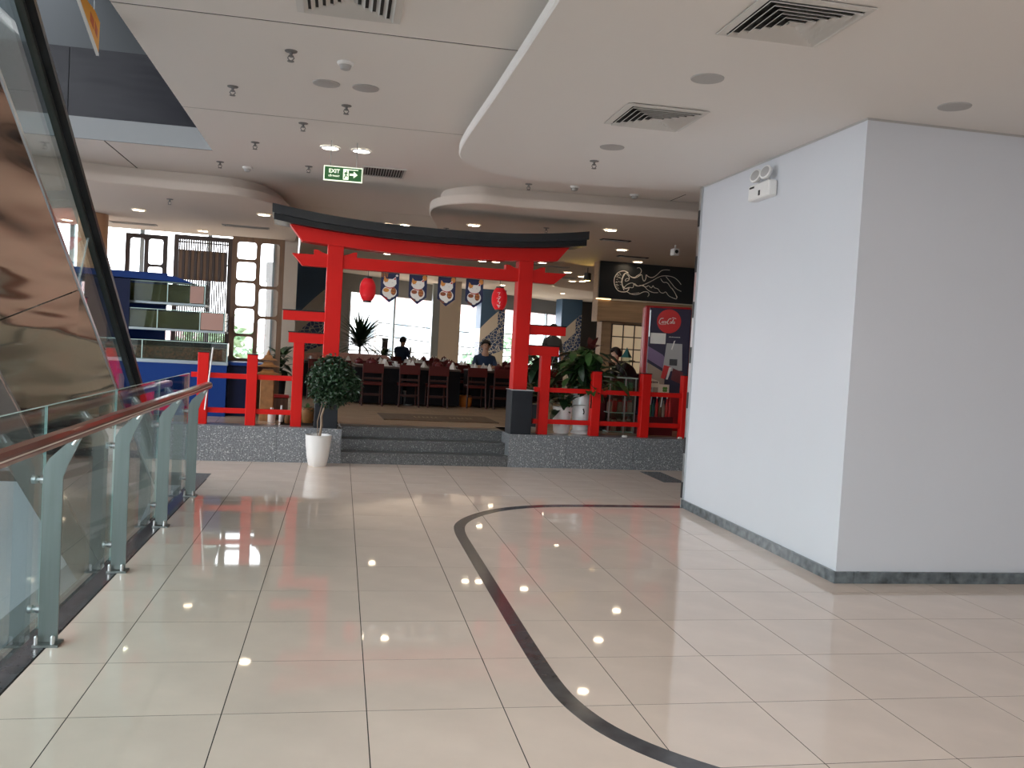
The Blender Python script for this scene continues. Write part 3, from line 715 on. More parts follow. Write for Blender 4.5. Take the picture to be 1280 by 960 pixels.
lm3 = leafmesh('leaf', 'leaf_mid', .13, .028, .05)
for k in range(46):
    a = random.uniform(0, 2*PI); r = random.uniform(0, .10)
    link('leaf', lm3 if k % 3 else lm2, bp, (r*math.cos(a), r*math.sin(a), random.uniform(.34, .58)), (random.uniform(-.2, 1.1), 0, a-PI/2))
b = B()
for k in range(12): a = random.uniform(0, 2*PI); b.tube([(0, 0, .33), (.05*math.cos(a), .05*math.sin(a), .46), (.1*math.cos(a), .1*math.sin(a), .56)], .004, 5)
obj('stems', b, 'leaf_dark', bp)
dk = rthing('potted_plant', 'dark bushy plant standing behind the right gateway pillar', 'plant', 3.0, 1.3)
obj('pot', B().lathe([(.12, 0), (.16, .3), (.17, .34), (.15, .34), (.002, .31)], 20), 'plinth_black', dk, True)
for k in range(80):
    a = random.uniform(0, 2*PI); r = abs(random.gauss(0, .13)); z = random.uniform(.45, 1.1)
    link('leaf', lm2, dk, (r*math.cos(a), r*math.sin(a), z), (random.uniform(-.9, .9), 0, a-PI/2))
obj('stems', B().tube([(0, 0, .3), (.02, 0, .7), (0, .02, 1.1)], .012, 6), 'bark', dk)

# ------------------------------------------------------------------ dining room shell
def rstruct(name, b, m, **kw): return struct(name, b, m, **RK, **kw)
w = B().box(-.97, -.55, 5.95, 6.1, .44, 3.6); w.box(-.67, -.55, 6.1, 14.6, .44, 3.6); rstruct('wall_left', w, 'beige_wall')
# glazing behind the tanks
fw = facade('window_3', -8, -.97, 6.0, .44, 3.6, 6, 1, 'alu', .07); fw.matrix_world = Matrix.Translation(RW(0, 0, 0)) @ Matrix.Rotation(TH, 4, 'Z')
# glazing of the dining room runs back to the right
FA = math.atan(.85); FP = RW(-.6, 15.0)
def fac(u): return (-.6+u*math.cos(FA), 15.0+u*math.sin(FA))
def fac_box(b, u0, u1, d0, d1, z0, z1): return b.box(u0, u1, d0, d1, z0, z1)
FK = dict(loc=RW(-.6, 15.0, 0), rot=(0, 0, TH+FA))
hd = B().box(-.8, 16, -.05, .25, 3.05, 3.62); hd.box(-.8, 2.2, -.05, .2, .44, 3.05); hd.box(14.9, 18, -.05, .2, .44, 3.05)
struct('wall_window', hd, 'grey_paint', **FK)
gz = struct('window_4', B().box(2.2, 14.9, -.03, .03, .44, .55), 'alu', **FK)
us = [2.2, 4.2, 6.2, 7.4, 8.9, 10.2, 11.6, 13.2, 14.9]
for a in us: obj('mullion', B().box(a-.04, a+.04, -.06, .06, .44, 3.05), 'alu', gz)
for a, b_ in zip(us, us[1:]): obj('pane', B().box(a+.04, b_-.04, -.008, .008, .55, 3.05), 'window_glass', gz)
obj('rail_bar', B().tube([(2.2, -.10, 1.25), (14.9, -.10, 1.25)], .02, 6), 'alu', gz)
# pillars
bpil = rstruct('pillar', B().box(3.95, 4.62, 16.6, 17.3, .44, 3.6), 'beige_wall'); obj('corner_strip', B().box(3.72, 3.945, 16.62, 16.9, .44, 3.5), 'alu', bpil)
def mural_pillar(x, y, s):
    o = struct('pillar', B().box(-s/2, s/2, 0, s, -.0, 3.17), 'mural', loc=RW(x, y, .43), rot=(0, 0, TH)); return o
mural_pillar(.02, 12.4, 1.1); mural_pillar(6.27, 19.2, .88); mural_pillar(9.94, 21.6, .82)
rstruct('wall_far', B().box(10.6, 12.8, 22.6, 22.9, .44, 3.6), 'grey_wall')
rstruct('wall_side', B().box(12.5, 12.7, 1, 27, .44, 3.6), 'grey_wall')
rstruct('pillar', B().lathe([(.22, .44), (.22, 3.36)], 28, (-3.75, 4.0, 0)), 'pillar_orange', smooth=True)

# ------------------------------------------------------------------ what stands outside the windows
def out_tree(x, y, z0, h, r, m, label):
    t = thing('street_tree', label, 'tree', (x, y, z0))
    obj('trunk', B().tube([(0, 0, 0), (.1, 0, h*.5), (.05, .1, h*.8)], [.16, .12, .06], 7), 'bark', t)
    b = B(); pts = []
    for k in range(700):
        v = Vector((random.gauss(0, 1), random.gauss(0, 1), random.gauss(0, 1))).normalized()*random.uniform(.5, 1)**.5
        pts.append((v.x*r, v.y*r, h*.72+v.z*h*.34))
    leaf_cloud(b, pts, .5); obj('crown', b, m, t, kind='stuff')
p = RW(9.6, 31); out_tree(p.x, p.y, -4.6, 6.6, 2.2, 'leaf_pale', 'pale green tree outside the window beside the middle wave pillar')
p = RW(13.5, 33); out_tree(p.x, p.y, -4.6, 7.0, 1.8, 'leaf_pale', 'pale thin tree outside the rightmost dining window')
p = RW(-3.2, 22); out_tree(p.x, p.y, -4.6, 6.4, 1.6, 'leaf_pale', 'pale bush outside the window behind the wooden lattice screens')
def out_building(x, y, w_, d, h, label, roofed):
    t = thing('building', label, 'building', (x, y, -4.6))
    obj('wall', B().box(-w_/2, w_/2, 0, d, 0, h), 'building_pale', t)
    if roofed: obj('roof', B().prism([(-w_/2-.4, h), (w_/2+.4, h), (w_/2-1, h+1.2), (-w_/2+1, h+1.2)], -.3, d, 'y'), 'roof_red', t)
    wm = B().box(-.5, .5, -.03, .02, 0, 1.2).mesh('window', 'alu')
    for k in range(int(w_/2.4)):
        for z in np.arange(1.2, h-1.4, 2.6): link('window', wm, t, (-w_/2+1.4+2.4*k, 0, float(z)))
p = RW(12, 58); out_building(p.x, p.y, 16, 8, 8.6, 'pale house with red roof far beyond the dining windows', True)
p = RW(-6, 44); out_building(p.x, p.y, 9, 8, 5.6, 'pale house with red roof seen through the wooden lattice screens', True)
pl = thing('utility_pole', 'leaning utility pole outside the dining window', 'pole', tuple(RW(2.4, 24, -4.6)))
obj('pole', B().tube([(0, 0, 0), (.35, 0, 9.5)], .06, 8), 'concrete_out', pl); obj('cable', B().tube([(.3, 0, 6.4), (4, 0, 6.1), (7, 1, 6.2)], .02, 5), 'black', pl); obj('cable', B().tube([(.3, 0, 6.9), (4, 0, 6.7), (7, 1, 6.8)], .02, 5), 'black', pl)

# ------------------------------------------------------------------ lamps and ceiling fittings
dl_ring = B().lathe([(.105, .0), (.105, -.010), (.085, -.012), (.080, .0)], 24, caps=False).mesh('trim_ring', 'white', True)
dl_lens = B().lathe([(.002, -.006), (.082, -.006), (.082, .02), (.002, .02)], 24, caps=False).mesh('lens', 'lamp')
dl_lens_w = B().lathe([(.002, -.006), (.082, -.006), (.082, .02), (.002, .02)], 24, caps=False).mesh('lens', 'lamp_white')
def downlight(loc, label, group, white=False, s=1):
    t = thing('downlight', label, 'light', loc, 0, group)
    a = link('trim_ring', dl_ring, t); b = link('lens', dl_lens_w if white else dl_lens, t); a.scale = (s, s, 1); b.scale = (s, s, 1)
for x, y, s_ in ((-.207, 9.69, 'left'), (.118, 9.70, 'right')): downlight((x, y, 3.598), 'bright round downlight above the exit sign, %s one of the pair' % s_, 'downlights above the exit sign', True)
for x, y, s_ in ((.9, 3.98, 'left'), (1.19, 3.88, 'right')): downlight(RW(x, y, 3.598), 'downlight just over the middle of the gateway roof, %s one of the pair' % s_, 'downlights over the gateway roof')
for x, y, lab in ((-1.08, 2.25, 'downlight beside the left end of the gateway roof'), (-2.92, 2.96, 'downlight above the blue fish tanks'), (1.9, 1.36, 'downlight on the rounded ceiling lobe above the gateway'),
                  (3.74, .6, 'downlight right of the gateway roof, nearest to the column'), (4.75, 2.78, 'downlight between the two slot vents by the jellyfish board'), (5.7, 4.41, 'downlight right in front of the jellyfish board')):
    downlight(RW(x, y, 3.358), lab, 'downlights of the restaurant front')
DLS = ((1.45, 9.2, 3.6), (3.16, 6.64, 3.36), (3.44, 6.59, 3.36), (4.27, 5.99, 3.36), (5.35, 7.7, 3.36), (5.95, 8.5, 3.36), (6.2, 10.0, 3.36), (6.4, 9.8, 3.36), (4.9, 13.4, 3.6), (7.3, 15.2, 3.6), (8.6, 18.6, 3.6), (5.95, 16.6, 3.6), (-2.2, 5.2, 3.36), (-4.6, 3.3, 3.36), (-4.4, 5.2, 3.36))
WH = lambda q: 'deep in the dining room' if q[1] > 12 else 'over the rear tables' if q[1] > 8 else 'over the fish tanks' if q[0] < 0 else 'over the second table row'
for x, y, z in DLS:
    where = WH((x, y))
    nth = ('first', 'second', 'third', 'fourth', 'fifth', 'sixth', 'seventh')[sum(1 for q in DLS if WH(q) == where and q[0] < x)]
    downlight(RW(x, y, z-.002), 'small warm downlight %s, %s counted from the left' % (where, nth), 'downlights over the dining tables')
for x in (-.2, 2.2, 4.6):  # unseen lamps, added for the light they give the mall
    for y in (-1.5, -4.5): downlight((x, y, 3.598 if x < 1 else 3.398), 'added unseen downlight behind the viewer, %s row, %s' % ('first' if y > -3 else 'second', 'left' if x < 1 else 'middle' if x < 4 else 'right'), 'added downlights behind the viewer', True)
cov = B().lathe([(.002, -.010), (.085, -.010), (.105, -.006), (.108, 0)], 28, caps=False).mesh('ceiling_plate', 'cover_grey', True)
for (x, y, z, lab) in ((-.209, 7.29, 3.6, 'grey round plate on the mall ceiling, left one of the pair'), (.097, 7.30, 3.6, 'grey round plate on the mall ceiling, right one of the pair'), (2.234, 5.49, 3.4, 'grey round plate between the two square vents'),
                       (4.008, 5.46, 3.4, 'grey round plate near the front face of the column'), (2.247, 7.59, 3.4, 'grey round plate beyond the smaller square vent')):
    link('ceiling_plate', cov, None, (x, y, z), (0, 0, 0), lab, 'ceiling plate', 'round plates on the ceiling')
# sprinklers
sp = B().lathe([(.045, 0), (.042, -.006), (.012, -.010), (.010, -.03), (.018, -.034), (.018, -.04)], 14)
sp.tube([(.012, 0, -.03), (.022, 0, -.05), (.006, 0, -.07)], .004, 5); sp.tube([(-.012, 0, -.03), (-.022, 0, -.05), (-.006, 0, -.07)], .004, 5); sp.lathe([(.024, -.07), (.024, -.074)], 10)
sp_me = sp.mesh('sprinkler', 'vent_grey', True)
sprs = [(-.441, 6.57, 3.6, 'left of the smoke detector'), (-.964, 7.68, 3.6, 'nearest to the atrium corner'), (-.05, 7.91, 3.6, 'beyond the pair of grey plates'), (-.446, 8.72, 3.6, 'just past the second ceiling groove'),
        (-.982, 9.8, 3.6, 'level with the bright pair of lamps at the left'), (-.471, 10.88, 3.6, 'left behind the exit sign'), (2.262, 8.2, 3.4, 'on the lower ceiling beyond the vents'), (2.152, 10.73, 3.6, 'in the strip between two ceiling edges'),
        (-1.5, 11.1, 3.6, 'beside the left curved ceiling edge')]
for x, y, z, lab in sprs: link('sprinkler', sp_me, None, (x, y, z), (0, 0, 0), 'small grey ceiling sprinkler '+lab, 'sprinkler', 'ceiling sprinklers')
for x, y, lab in ((-2.3, 1.5, 'above the fish tanks'), (1.6, 2.0, 'over the gateway roof'), (2.9, 1.0, 'on the ceiling right above the gateway')):
    link('sprinkler', sp_me, None, RW(x, y, 3.36), (0, 0, 0), 'small grey ceiling sprinkler '+lab, 'sprinkler', 'ceiling sprinklers')
def detector(x, y, lab):
    t = thing('smoke_detector', lab, 'smoke detector', (x, y, 3.6))
    obj('base', B().lathe([(.06, 0), (.058, -.018), (.05, -.022)], 20), 'white', t, True); obj('head', B().lathe([(.045, -.022), (.035, -.05), (.02, -.056), (.002, -.056)], 20), 'cover_grey', t, True)
detector(-.063, 6.69, 'white smoke detector on the mall ceiling between the sprinklers'); detector(-1.21, 11.3, 'white smoke detector beside the left curved ceiling edge'); detector(2.70, 10.61, 'white smoke detector in the strip between two ceiling edges'); detector(3.52, 10.78, 'white smoke detector near the dark ceiling groove')
# square vents: nested louvre frames
def square_vent(x, y, z, s, lab):
    t = thing('ceiling_vent', lab, 'vent', (x, y, z))
    obj('duct_back', B().box(-s*.44, s*.44, -s*.44, s*.44, -.003, -.001), 'vent_dark', t)
    def ringb(o_, i_, zo, zi):
        b = B(); vs = []
        for r, zz in ((o_, zo), (i_, zi), (i_, zi-.004), (o_, zo-.004)): vs += [(-r, -r, zz), (r, -r, zz), (r, r, zz), (-r, r, zz)]
        b.add(vs, [(4*a+k, 4*a+(k+1) % 4, 4*((a+1) % 4)+(k+1) % 4, 4*((a+1) % 4)+k) for a in range(4) for k in range(4)]); return b
    fr = ringb(s*.5, s*.43, -.006, -.012); obj('frame', fr, 'vent_white', t)
    n = 6
    for k in range(n): obj('louvre', ringb(s*.42*(1-k/n)+.004, s*.42*(1-k/n)-s*.030, -.024, -.007), 'vent_white', t)
    obj('centre_plate', B().box(-s*.04, s*.04, -s*.04, s*.04, -.020, -.016), 'vent_white', t)
square_vent(2.255, 4.42, 3.4, .60, 'large square louvred ceiling vent nearest to the viewer above the column')
square_vent(2.25, 6.505, 3.4, .62, 'smaller square louvred ceiling vent farther along the lower ceiling')
square_vent(-.045, 5.43, 3.6, .63, 'square louvred ceiling vent above the first ceiling groove')
def slot_vent(loc, rz, L, w_, lab, frame='vent_white'):
    t = thing('slot_vent', lab, 'vent', loc, rz)
    obj('duct_back', B().box(-L/2, L/2, -w_/2, w_/2, -.004, -.001), 'vent_dark', t)
    b = B().box(-L/2-.025, L/2+.025, -w_/2-.025, -w_/2, -.014, 0); b.box(-L/2-.025, L/2+.025, w_/2, w_/2+.025, -.014, 0); b.box(-L/2-.025, -L/2, -w_/2, w_/2, -.014, 0); b.box(L/2, L/2+.025, -w_/2, w_/2, -.014, 0)
    obj('frame', b, frame, t)
    fin = B().box(-.003, .003, -w_/2, w_/2, -.02, -.004).mesh('fin', 'cover_grey')
    n = int(L/.03)
    for k in range(n): link('fin', fin, t, (-L/2+L*(k+.5)/n, 0, 0))
slot_vent((.40, 10.80, 3.6), 0, .46, .52, 'long grille of dark fins right of the exit sign')
slot_vent(RW(4.21, 1.65, 3.36), TH, .42, .10, 'slot vent in front of the jellyfish board, nearer one', 'vent_dark'); slot_vent(RW(5.31, 3.69, 3.36), TH, .52, .10, 'slot vent just above the jellyfish board', 'vent_dark')
for x, y, z in ((-1.42, 4.0, 3.36), (-3.3, 4.9, 3.36)): slot_vent(RW(x, y, z), TH, .7, .16, 'slot vent above the wooden lattice screens, %s' % ('right one' if x > -2 else 'left one'), 'cover_grey')
for x, y, z, l in ((4.6, 6.6, 3.36, 'beside the right end of the lower gateway beam'), (5.6, 9.2, 3.36, 'among the small lamps left of the jellyfish board')): slot_vent(RW(x, y, z), TH, .8, .14, 'slot vent '+l, 'cover_grey')
# exit sign
ex = thing('exit_sign', 'green hanging exit sign with running figure and arrow', 'sign', (-.06, 9.35, 3.27), -.0)
obj('case', B().rbox(-.195, .195, -.012, .012, -.075, .075, .004), 'exit_white', ex)
for s in (-1, 1): obj('face', B().box(-.185, .185, s*.0125-.0006, s*.0125+.0006, -.065, .065), 'exit_green', ex)
text('lettering', 'EXIT', .054, (-.090, -.0138, .022), (PI/2, 0, 0), 'exit_white', ex, bold=.0012)
text('lettering', 'LỐI THOÁT', .0215, (-.090, -.0138, -.027), (PI/2, 0, 0), 'exit_white', ex, bold=.0006)
def flat(name, polys, m, par, y):
    b = B()
    for p_ in polys: b.prism(ccw(p_), y-.0006, y, 'y')
    obj(name, b, m, par)
flat('door_symbol', [[(.0, -.055), (.055, -.055), (.055, .045), (.0, .045)], [(.0, .052), (.15, .052), (.15, .045), (.0, .04)]], 'exit_white', ex, -.0132)
flat('running_figure', [[(.030, .038), (.042, .038), (.042, .026), (.030, .026)], [(.018, .022), (.040, .022), (.034, -.012), (.022, -.012)], [(.034, -.008), (.050, -.020), (.044, -.026), (.026, -.016)], [(.022, -.010), (.030, -.014), (.012, -.046), (.004, -.042)], [(.038, .018), (.052, .008), (.049, .003), (.036, .010)], [(.020, .018), (.006, .006), (.010, .001), (.022, .010)]], 'exit_green', ex, -.0139)
flat('arrow', [[(.065, .010), (.105, .010), (.105, .034), (.145, 0), (.105, -.034), (.105, -.010), (.065, -.010)]], 'exit_white', ex, -.0132)
b = B()
for s in (-.13, .13): b.tube([(s, 0, .075), (s, 0, .33)], .005, 6)
obj('hanger', b, 'cover_grey', ex)
# spot lamp, camera, speaker
s_ = rthing('spot_lamp', 'small black spot lamp hanging before the yellow-lit wall', 'light', 5.35, 6.3, 3.36)
obj('stem', B().tube([(0, 0, 0), (0, 0, -.12)], .008, 6), 'black', s_); obj('can', B().lathe([(.07, -.27), (.075, -.26), (.075, -.12), (.05, -.11), (.002, -.11)], 18), 'black', s_, True); obj('lens', B().lathe([(.06, -.272), (.002, -.272)], 16, caps=False), 'spot_glow', s_)
sl = bpy.data.lights.new('spot_beam', 'SPOT'); sl.energy = 40; sl.color = (1, .66, .15); sl.spot_size = 1.6; sl.shadow_soft_size = .06
so = bpy.data.objects.new('spot_beam', sl); C.objects.link(so); so.parent = s_; so.location = (.0, 0, -.29); so.rotation_euler = (-1.5, .5, 0)
cmr = rthing('security_camera', 'small white security camera high beside the column edge', 'camera', 5.2, 1.6, 3.25)
obj('body', B().rbox(-.05, .05, -.06, .08, -.06, .05, .012), 'white', cmr); obj('lens', B().lathe([(.03, 0), (.025, .01), (.002, .012)], 12), 'black', cmr, loc=(0, -.06, 0), rot=(PI/2, 0, 0)); obj('mount', B().tube([(0, 0, .05), (0, 0, .11)], .012, 6), 'white', cmr)

# ------------------------------------------------------------------ fish tanks on the left
cnt = rthing('tank_counter', 'long blue counter under the glass fish tanks behind the left fence', 'counter', -2.45, 1.6)
obj('base', B().box(-1.9, 1.0, -.4, .5, 0, .70), 'blue_paint', cnt); obj('top_edge', B().box(-1.92, 1.01, -.41, .5, .70, .715), 'alu', cnt)
obj('dark_end', B().box(1.005, 1.36, -.25, .5, 0, .70), 'navy', cnt); obj('end_top', B().box(1.0, 1.5, -.3, .5, .705, .75), 'blue_paint', cnt)
def tank(name, x0, x1, y0, y1, z0, z1, fill, fm, label, splits=()):
    t = rthing(name, label, 'fish tank', (x0+x1)/2, (y0+y1)/2, z0); cx, cy = (x0+x1)/2, (y0+y1)/2
    b = B().box(x0-cx, x1-cx, y0-cy, y0-cy+.012, 0, z1-z0); obj('front_glass', b, 'tank_glass', t)
    obj('side_glass', B().box(x1-cx-.012, x1-cx, y0-cy+.012, y1-cy, 0, z1-z0), 'tank_glass', t)
    obj('back_board', B().box(x0-cx, x1-cx-.013, y1-cy-.02, y1-cy, 0, z1-z0), 'navy', t)
    fb = B(); obj('filling', B().box(x0-cx+.02, x1-cx-.03, y0-cy+.03, y1-cy-.03, .01, fill), fm, t)
    obj('shelf', B().box(x0-cx-.01, x1-cx+.01, y0-cy-.015, y1-cy, -.03, 0), 'alu', t)
    e = B()
    for xx in (x0, *splits, x1-.01): e.box(xx-cx, xx-cx+.012, y0-cy-.003, y0-cy, 0, z1-z0)
    e.box(x0-cx, x1-cx, y0-cy-.003, y0-cy+.012, z1-z0-.008, z1-z0)
    obj('glass_edge', e, 'glass_edge', t)
    return t
tank('fish_tank', -4.0, -1.45, 1.25, 2.0, 1.185, 1.44, .17, 'tank_crab', 'low glass tank of dark red shellfish on the blue counter', (-2.55,))
tank('fish_tank', -3.7, -1.52, 1.45, 2.1, 1.60, 1.86, .23, 'tank_water', 'middle fish tank with olive water and pinkish end board', (-2.4, -1.85))
tank('fish_tank', -3.7, -1.80, 1.6, 2.2, 1.96, 2.24, .24, 'tank_water', 'topmost fish tank with olive water under the blue header', (-2.3, -2.0))
rk = rthing('tank_rack', 'tall blue panel rack behind the left part of the fish tanks', 'rack', -3.1, 2.15)
obj('panel', B().box(-.9, .72, .02, .08, .70, 1.95), 'blue_paint', rk); obj('header', B().prism([(-.9, 1.85), (1.15, 1.80), (.9, 1.88), (-.9, 1.94)], -.62, .02, 'y'), 'blue_paint', rk)
for x in (-.85, .70): obj('upright', B().box(x-.02, x+.02, -.0, .04, .72, 1.95), 'blue_paint', rk)
obj('blue_end', B().box(-.9, .35, -.72, -.70, .74, 1.80), 'navy', rk)
for z0, x0, x1, y in ((1.61, -1.83, -1.54, 1.448), (1.97, -2.0, -1.82, 1.598)): link('end_board', B().box(x0, x1, y-.004, y-.001, z0, z0+.235).mesh('end_board', 'pink_board'), None, RW(0, 0, 0), (0, 0, TH), 'pinkish board on the %s fish tank front' % ('middle' if z0 < 1.8 else 'topmost'), 'board')

# lattice screens
def lattice(name, x0, x1, y, z0, z1, m, label, cells, fr=.07, panel=0, slats=0):
    t = rthing(name, label, 'screen', (x0+x1)/2, y); cx = (x0+x1)/2
    b = B(); W_ = x1-x0; zb = z0-.44; zt = z1-.44
    obj('frame', B().box(-W_/2, -W_/2+fr, -.03, .03, 0, zt).box(W_/2-fr, W_/2, -.03, .03, 0, zt).box(-W_/2+fr, W_/2-fr, -.03, .03, zt-fr, zt).box(-W_/2+fr, W_/2-fr, -.03, .03, zb, zb+fr), m, t)
    if panel: obj('lower_panel', B().box(-W_/2+fr, W_/2-fr, -.015, .015, 0, zb), 'gold' if panel == 2 else m, t)
    if slats:
        sm_ = B().box(-.009, .009, -.02, .02, zb+fr, zt-fr).mesh('slat', m)
        for k in range(slats): link('slat', sm_, t, (-W_/2+fr+(W_-2*fr)*(k+.5)/slats, 0, 0))
        for z in (zb+.12, zt-.12, zt-.45): obj('cross_bar', B().box(-W_/2+fr, W_/2-fr, -.012, .012, z, z+.02), m, t)
    else:
        # two columns of round-cornered openings with the cross bars staggered
        mid = B().box(-.03, .03, -.026, .026, zb+fr, zt-fr); obj('middle_bar', mid, m, t)
        for s, zs in ((-1, cells[0]), (1, cells[1])):
            xa, xb = (-W_/2+fr, -.03) if s < 0 else (.03, W_/2-fr)
            zz = [zb+fr]+[zb+fr+(zt-zb-2*fr)*u for u in zs]+[zt-fr]
            for u in zz[1:-1]: obj('cross_bar', B().box(xa, xb, -.026, .026, u-.02, u+.02), m, t)
            c = B(); r = .045
            for a, d in zip(zz, zz[1:]):
                a += .0 if a == zz[0] else .02; d -= .0 if d == zz[-1] else .02
                for (px, sx) in ((xa, 1), (xb, -1)):
                    for (pz, sz) in ((a, 1), (d, -1)):
                        arc = [(px, pz)]+[(px+sx*r*(1-math.sin(q)), pz+sz*r*(1-math.cos(q))) for q in [PI/2*i/4 for i in range(5)]]
                        c.prism(ccw(arc), -.024, .024, 'y')
            obj('corner_fillet', c, m, t)
    return t
lattice('lattice_screen', -1.49, -.76, 2.0, 1.16, 2.98, 'wood_brown', 'brown wooden screen with rounded openings right of the slatted screen', ((.20, .44, .66, .84), (.36, .62)), panel=1)
lattice('slatted_screen', -2.5, -1.6, 3.8, .62, 3.12, 'wood_dark', 'dark screen of thin vertical slats with a brown hanging board', None, slats=22)
lattice('lattice_screen', -3.36, -2.70, 4.6, 1.0, 3.16, 'wood_dark', 'dark wooden screen with rounded openings above the fish tanks', ((.30, .62), (.55, .78)))
hb = rthing('hanging_board', 'brown ribbed board hanging in front of the slatted screen', 'board', -2.05, 3.72, 2.42)
obj('back_plate', B().box(-.37, .37, .007, .014, -.02, .46), 'wood_dark', hb); obj('hook', B().box(-.37, .37, .012, .05, .43, .46), 'wood_dark', hb)
for k in range(16): obj('rib', B().box(-.36+.046*k, -.36+.046*k+.040, -.012, .012, -.02, .46), 'wood_dark', hb) if k % 2 else obj('rib', B().box(-.36+.046*k, -.36+.046*k+.046, -.006, .006, -.02, .46), 'wood_brown', hb)

# golden pagoda lamp and small things behind the left fence
pg = rthing('pagoda_lamp', 'golden wooden pagoda lantern behind the left fence by the gateway', 'lantern', -.90, .9)
obj('body', B().rbox(-.09, .09, -.09, .09, 0, .62, .01), 'gold', pg)
for k, (z, r) in enumerate(((.60, .165), (.70, .14), (.79, .105))):
    b = B(); vs = [(-r, -r, z), (r, -r, z), (r, r, z), (-r, r, z)]+[(sx*r*.55, sy*r*.55, z+.05) for sx, sy in ((-1, -1), (1, -1), (1, 1), (-1, 1))]+[(sx*r*.4, sy*r*.4, z+.09) for sx, sy in ((-1, -1), (1, -1), (1, 1), (-1, 1))]
    vs[0:4] = [(x*1.1, y*1.1, zz+.025) for x, y, zz in vs[0:4]]
    b.add(vs, [(3, 2, 1, 0), (8, 9, 10, 11)]+[(4*a+q, 4*a+(q+1) % 4, 4*a+4+(q+1) % 4, 4*a+4+q) for a in (0, 1) for q in range(4)]); obj('roof', b, 'gold', pg)
obj('finial', B().lathe([(.02, .86), (.03, .89), (.004, .95)], 10), 'gold', pg)
def bottle(x, y, h, r, m, label, cap='white', z=.44, group=None):
    t = rthing('bottle', label, 'bottle', x, y, z, group=group)
    obj('body', B().lathe([(r*.9, 0), (r, .01), (r, h*.6), (r*.45, h*.78), (r*.4, h*.92)], 14), m, t, True); obj('cap', B().lathe([(r*.45, h*.92), (r*.45, h)], 12), cap, t)
bottle(-.82, .55, .20, .05, 'paper', 'large whitish jar on the floor behind the left fence')
bottle(-.62, .6, .15, .035, 'gold', 'amber bottle on the floor near the left side post'); bottle(-.70, .75, .22, .03, 'white', 'slim white bottle behind the amber bottle')
jr = rthing('storage_box', 'red and brown box behind the left fence under the lattice screen', 'box', -.72, 1.1); obj('body', B().rbox(-.10, .10, -.08, .08, 0, .30, .01), 'wood_brown', jr); obj('lid', B().rbox(-.11, .11, -.09, .09, .30, .34, .01), 'red_bright', jr)
fg = rthing('yellow_pot', 'yellow ochre pot of leaves behind the small ball-crowned tree', 'pot', -.36, .75); obj('pot', B().lathe([(.07, 0), (.10, .12), (.09, .2), (.002, .2)], 16), 'gold', fg, True)
for k in range(14): link('leaf', lm3, fg, (0, 0, .18), (random.uniform(.2, 1), 0, k*.45))

# ------------------------------------------------------------------ kiosk, fridge, cabinets on the right
ki = rthing('kiosk_front', 'kiosk front with black jellyfish board over a wooden band', 'kiosk', 6.05, 4.8)
obj('sign_board', B().box(-.97, 1.6, -.04, .04, 2.21, 2.92), 'board_black', ki)
obj('lower_band', B().box(-.93, 1.6, -.02, .3, 1.78, 2.18), 'wood_tan', ki); obj('led_strip', B().box(-1.0, -.72, -.05, .02, 2.185, 2.205), 'led', ki); obj('edge_strip', B().box(-.72, 1.6, -.05, .02, 2.188, 2.205), 'cream', ki)
obj('end_post', B().box(-.97, -.9, -.02, .3, 1.76, 2.92), 'wood_tan', ki)
sc_ = B(); jx = lambda u, v: (-.97+1.99*u, -.045, 2.21+.72*(1-v))    # u to the right, v down, as fractions of the board
def stroke(pts, r=.006): sc_.tube([jx(*p) for p in chaikin(pts, 2)], r, 5)
U = lambda l: [((x-100)/1110, (y-180)/380) for x, y in l]
stroke(U([(420, 285), (370, 265), (300, 290), (262, 350), (270, 420), (310, 475), (370, 488), (430, 475), (445, 430), (400, 455), (360, 420), (350, 360), (370, 300), (410, 285)]), .009)
stroke(U([(390, 290), (355, 350), (358, 420), (385, 465)]), .008)
for k in range(26):
    a = random.uniform(0, 2*PI); q = random.uniform(0, 1)**.5; cx, cy = 310+40*q*math.cos(a), 375+80*q*math.sin(a); stroke(U([(cx-8, cy), (cx, cy-9), (cx+8, cy+3)]), .0035)
stroke(U([(400, 300), (430, 320), (440, 350), (420, 370), (385, 375), (400, 345), (430, 345)]))
stroke(U([(410, 290), (450, 325), (500, 330), (520, 310), (560, 290), (575, 250), (545, 222), (520, 230)]))
stroke(U([(450, 325), (500, 340), (560, 300), (580, 290), (590, 340), (610, 365), (630, 330), (625, 285), (650, 310), (700, 320), (750, 290), (800, 235), (850, 225), (900, 225)]))
stroke(U([(380, 440), (420, 400), (480, 380), (520, 420), (600, 400), (700, 350), (780, 300), (850, 285), (940, 290), (1000, 320), (1045, 365)]))
stroke(U([(400, 450), (440, 430), (490, 440), (490, 380), (540, 420), (570, 400), (640, 420), (660, 395), (700, 430), (715, 390), (730, 420), (780, 425), (800, 460), (840, 470), (870, 445), (900, 490), (960, 510), (1010, 520), (990, 470), (940, 410)]))
stroke(U([(600, 400), (660, 450), (720, 470), (780, 465)])); stroke(U([(800, 320), (830, 360), (880, 350), (920, 400), (960, 430), (1010, 500)])); stroke(U([(860, 295), (920, 350), (980, 410), (1050, 435)]))
stroke(U([(420, 480), (480, 505), (550, 500), (610, 465), (660, 465), (680, 490), (660, 515)])); stroke(U([(450, 500), (500, 492), (560, 480)]), .004)
obj('jellyfish_drawing', sc_, 'chalk', ki)
sj = rthing('lattice_cabinet', 'warm-lit cabinet of small cream panes under the wooden band', 'cabinet', 5.82, 5.0)
obj('body', B().box(-.55, .62, .02, .3, 0, 1.77), 'wood_tan', sj)
for i in range(4):
    for j in range(4): obj('pane', B().box(-.33+.235*i, -.33+.235*i+.215, .0, .019, .78+.24*j, .78+.24*j+.222), 'shoji', sj)
fb = B()
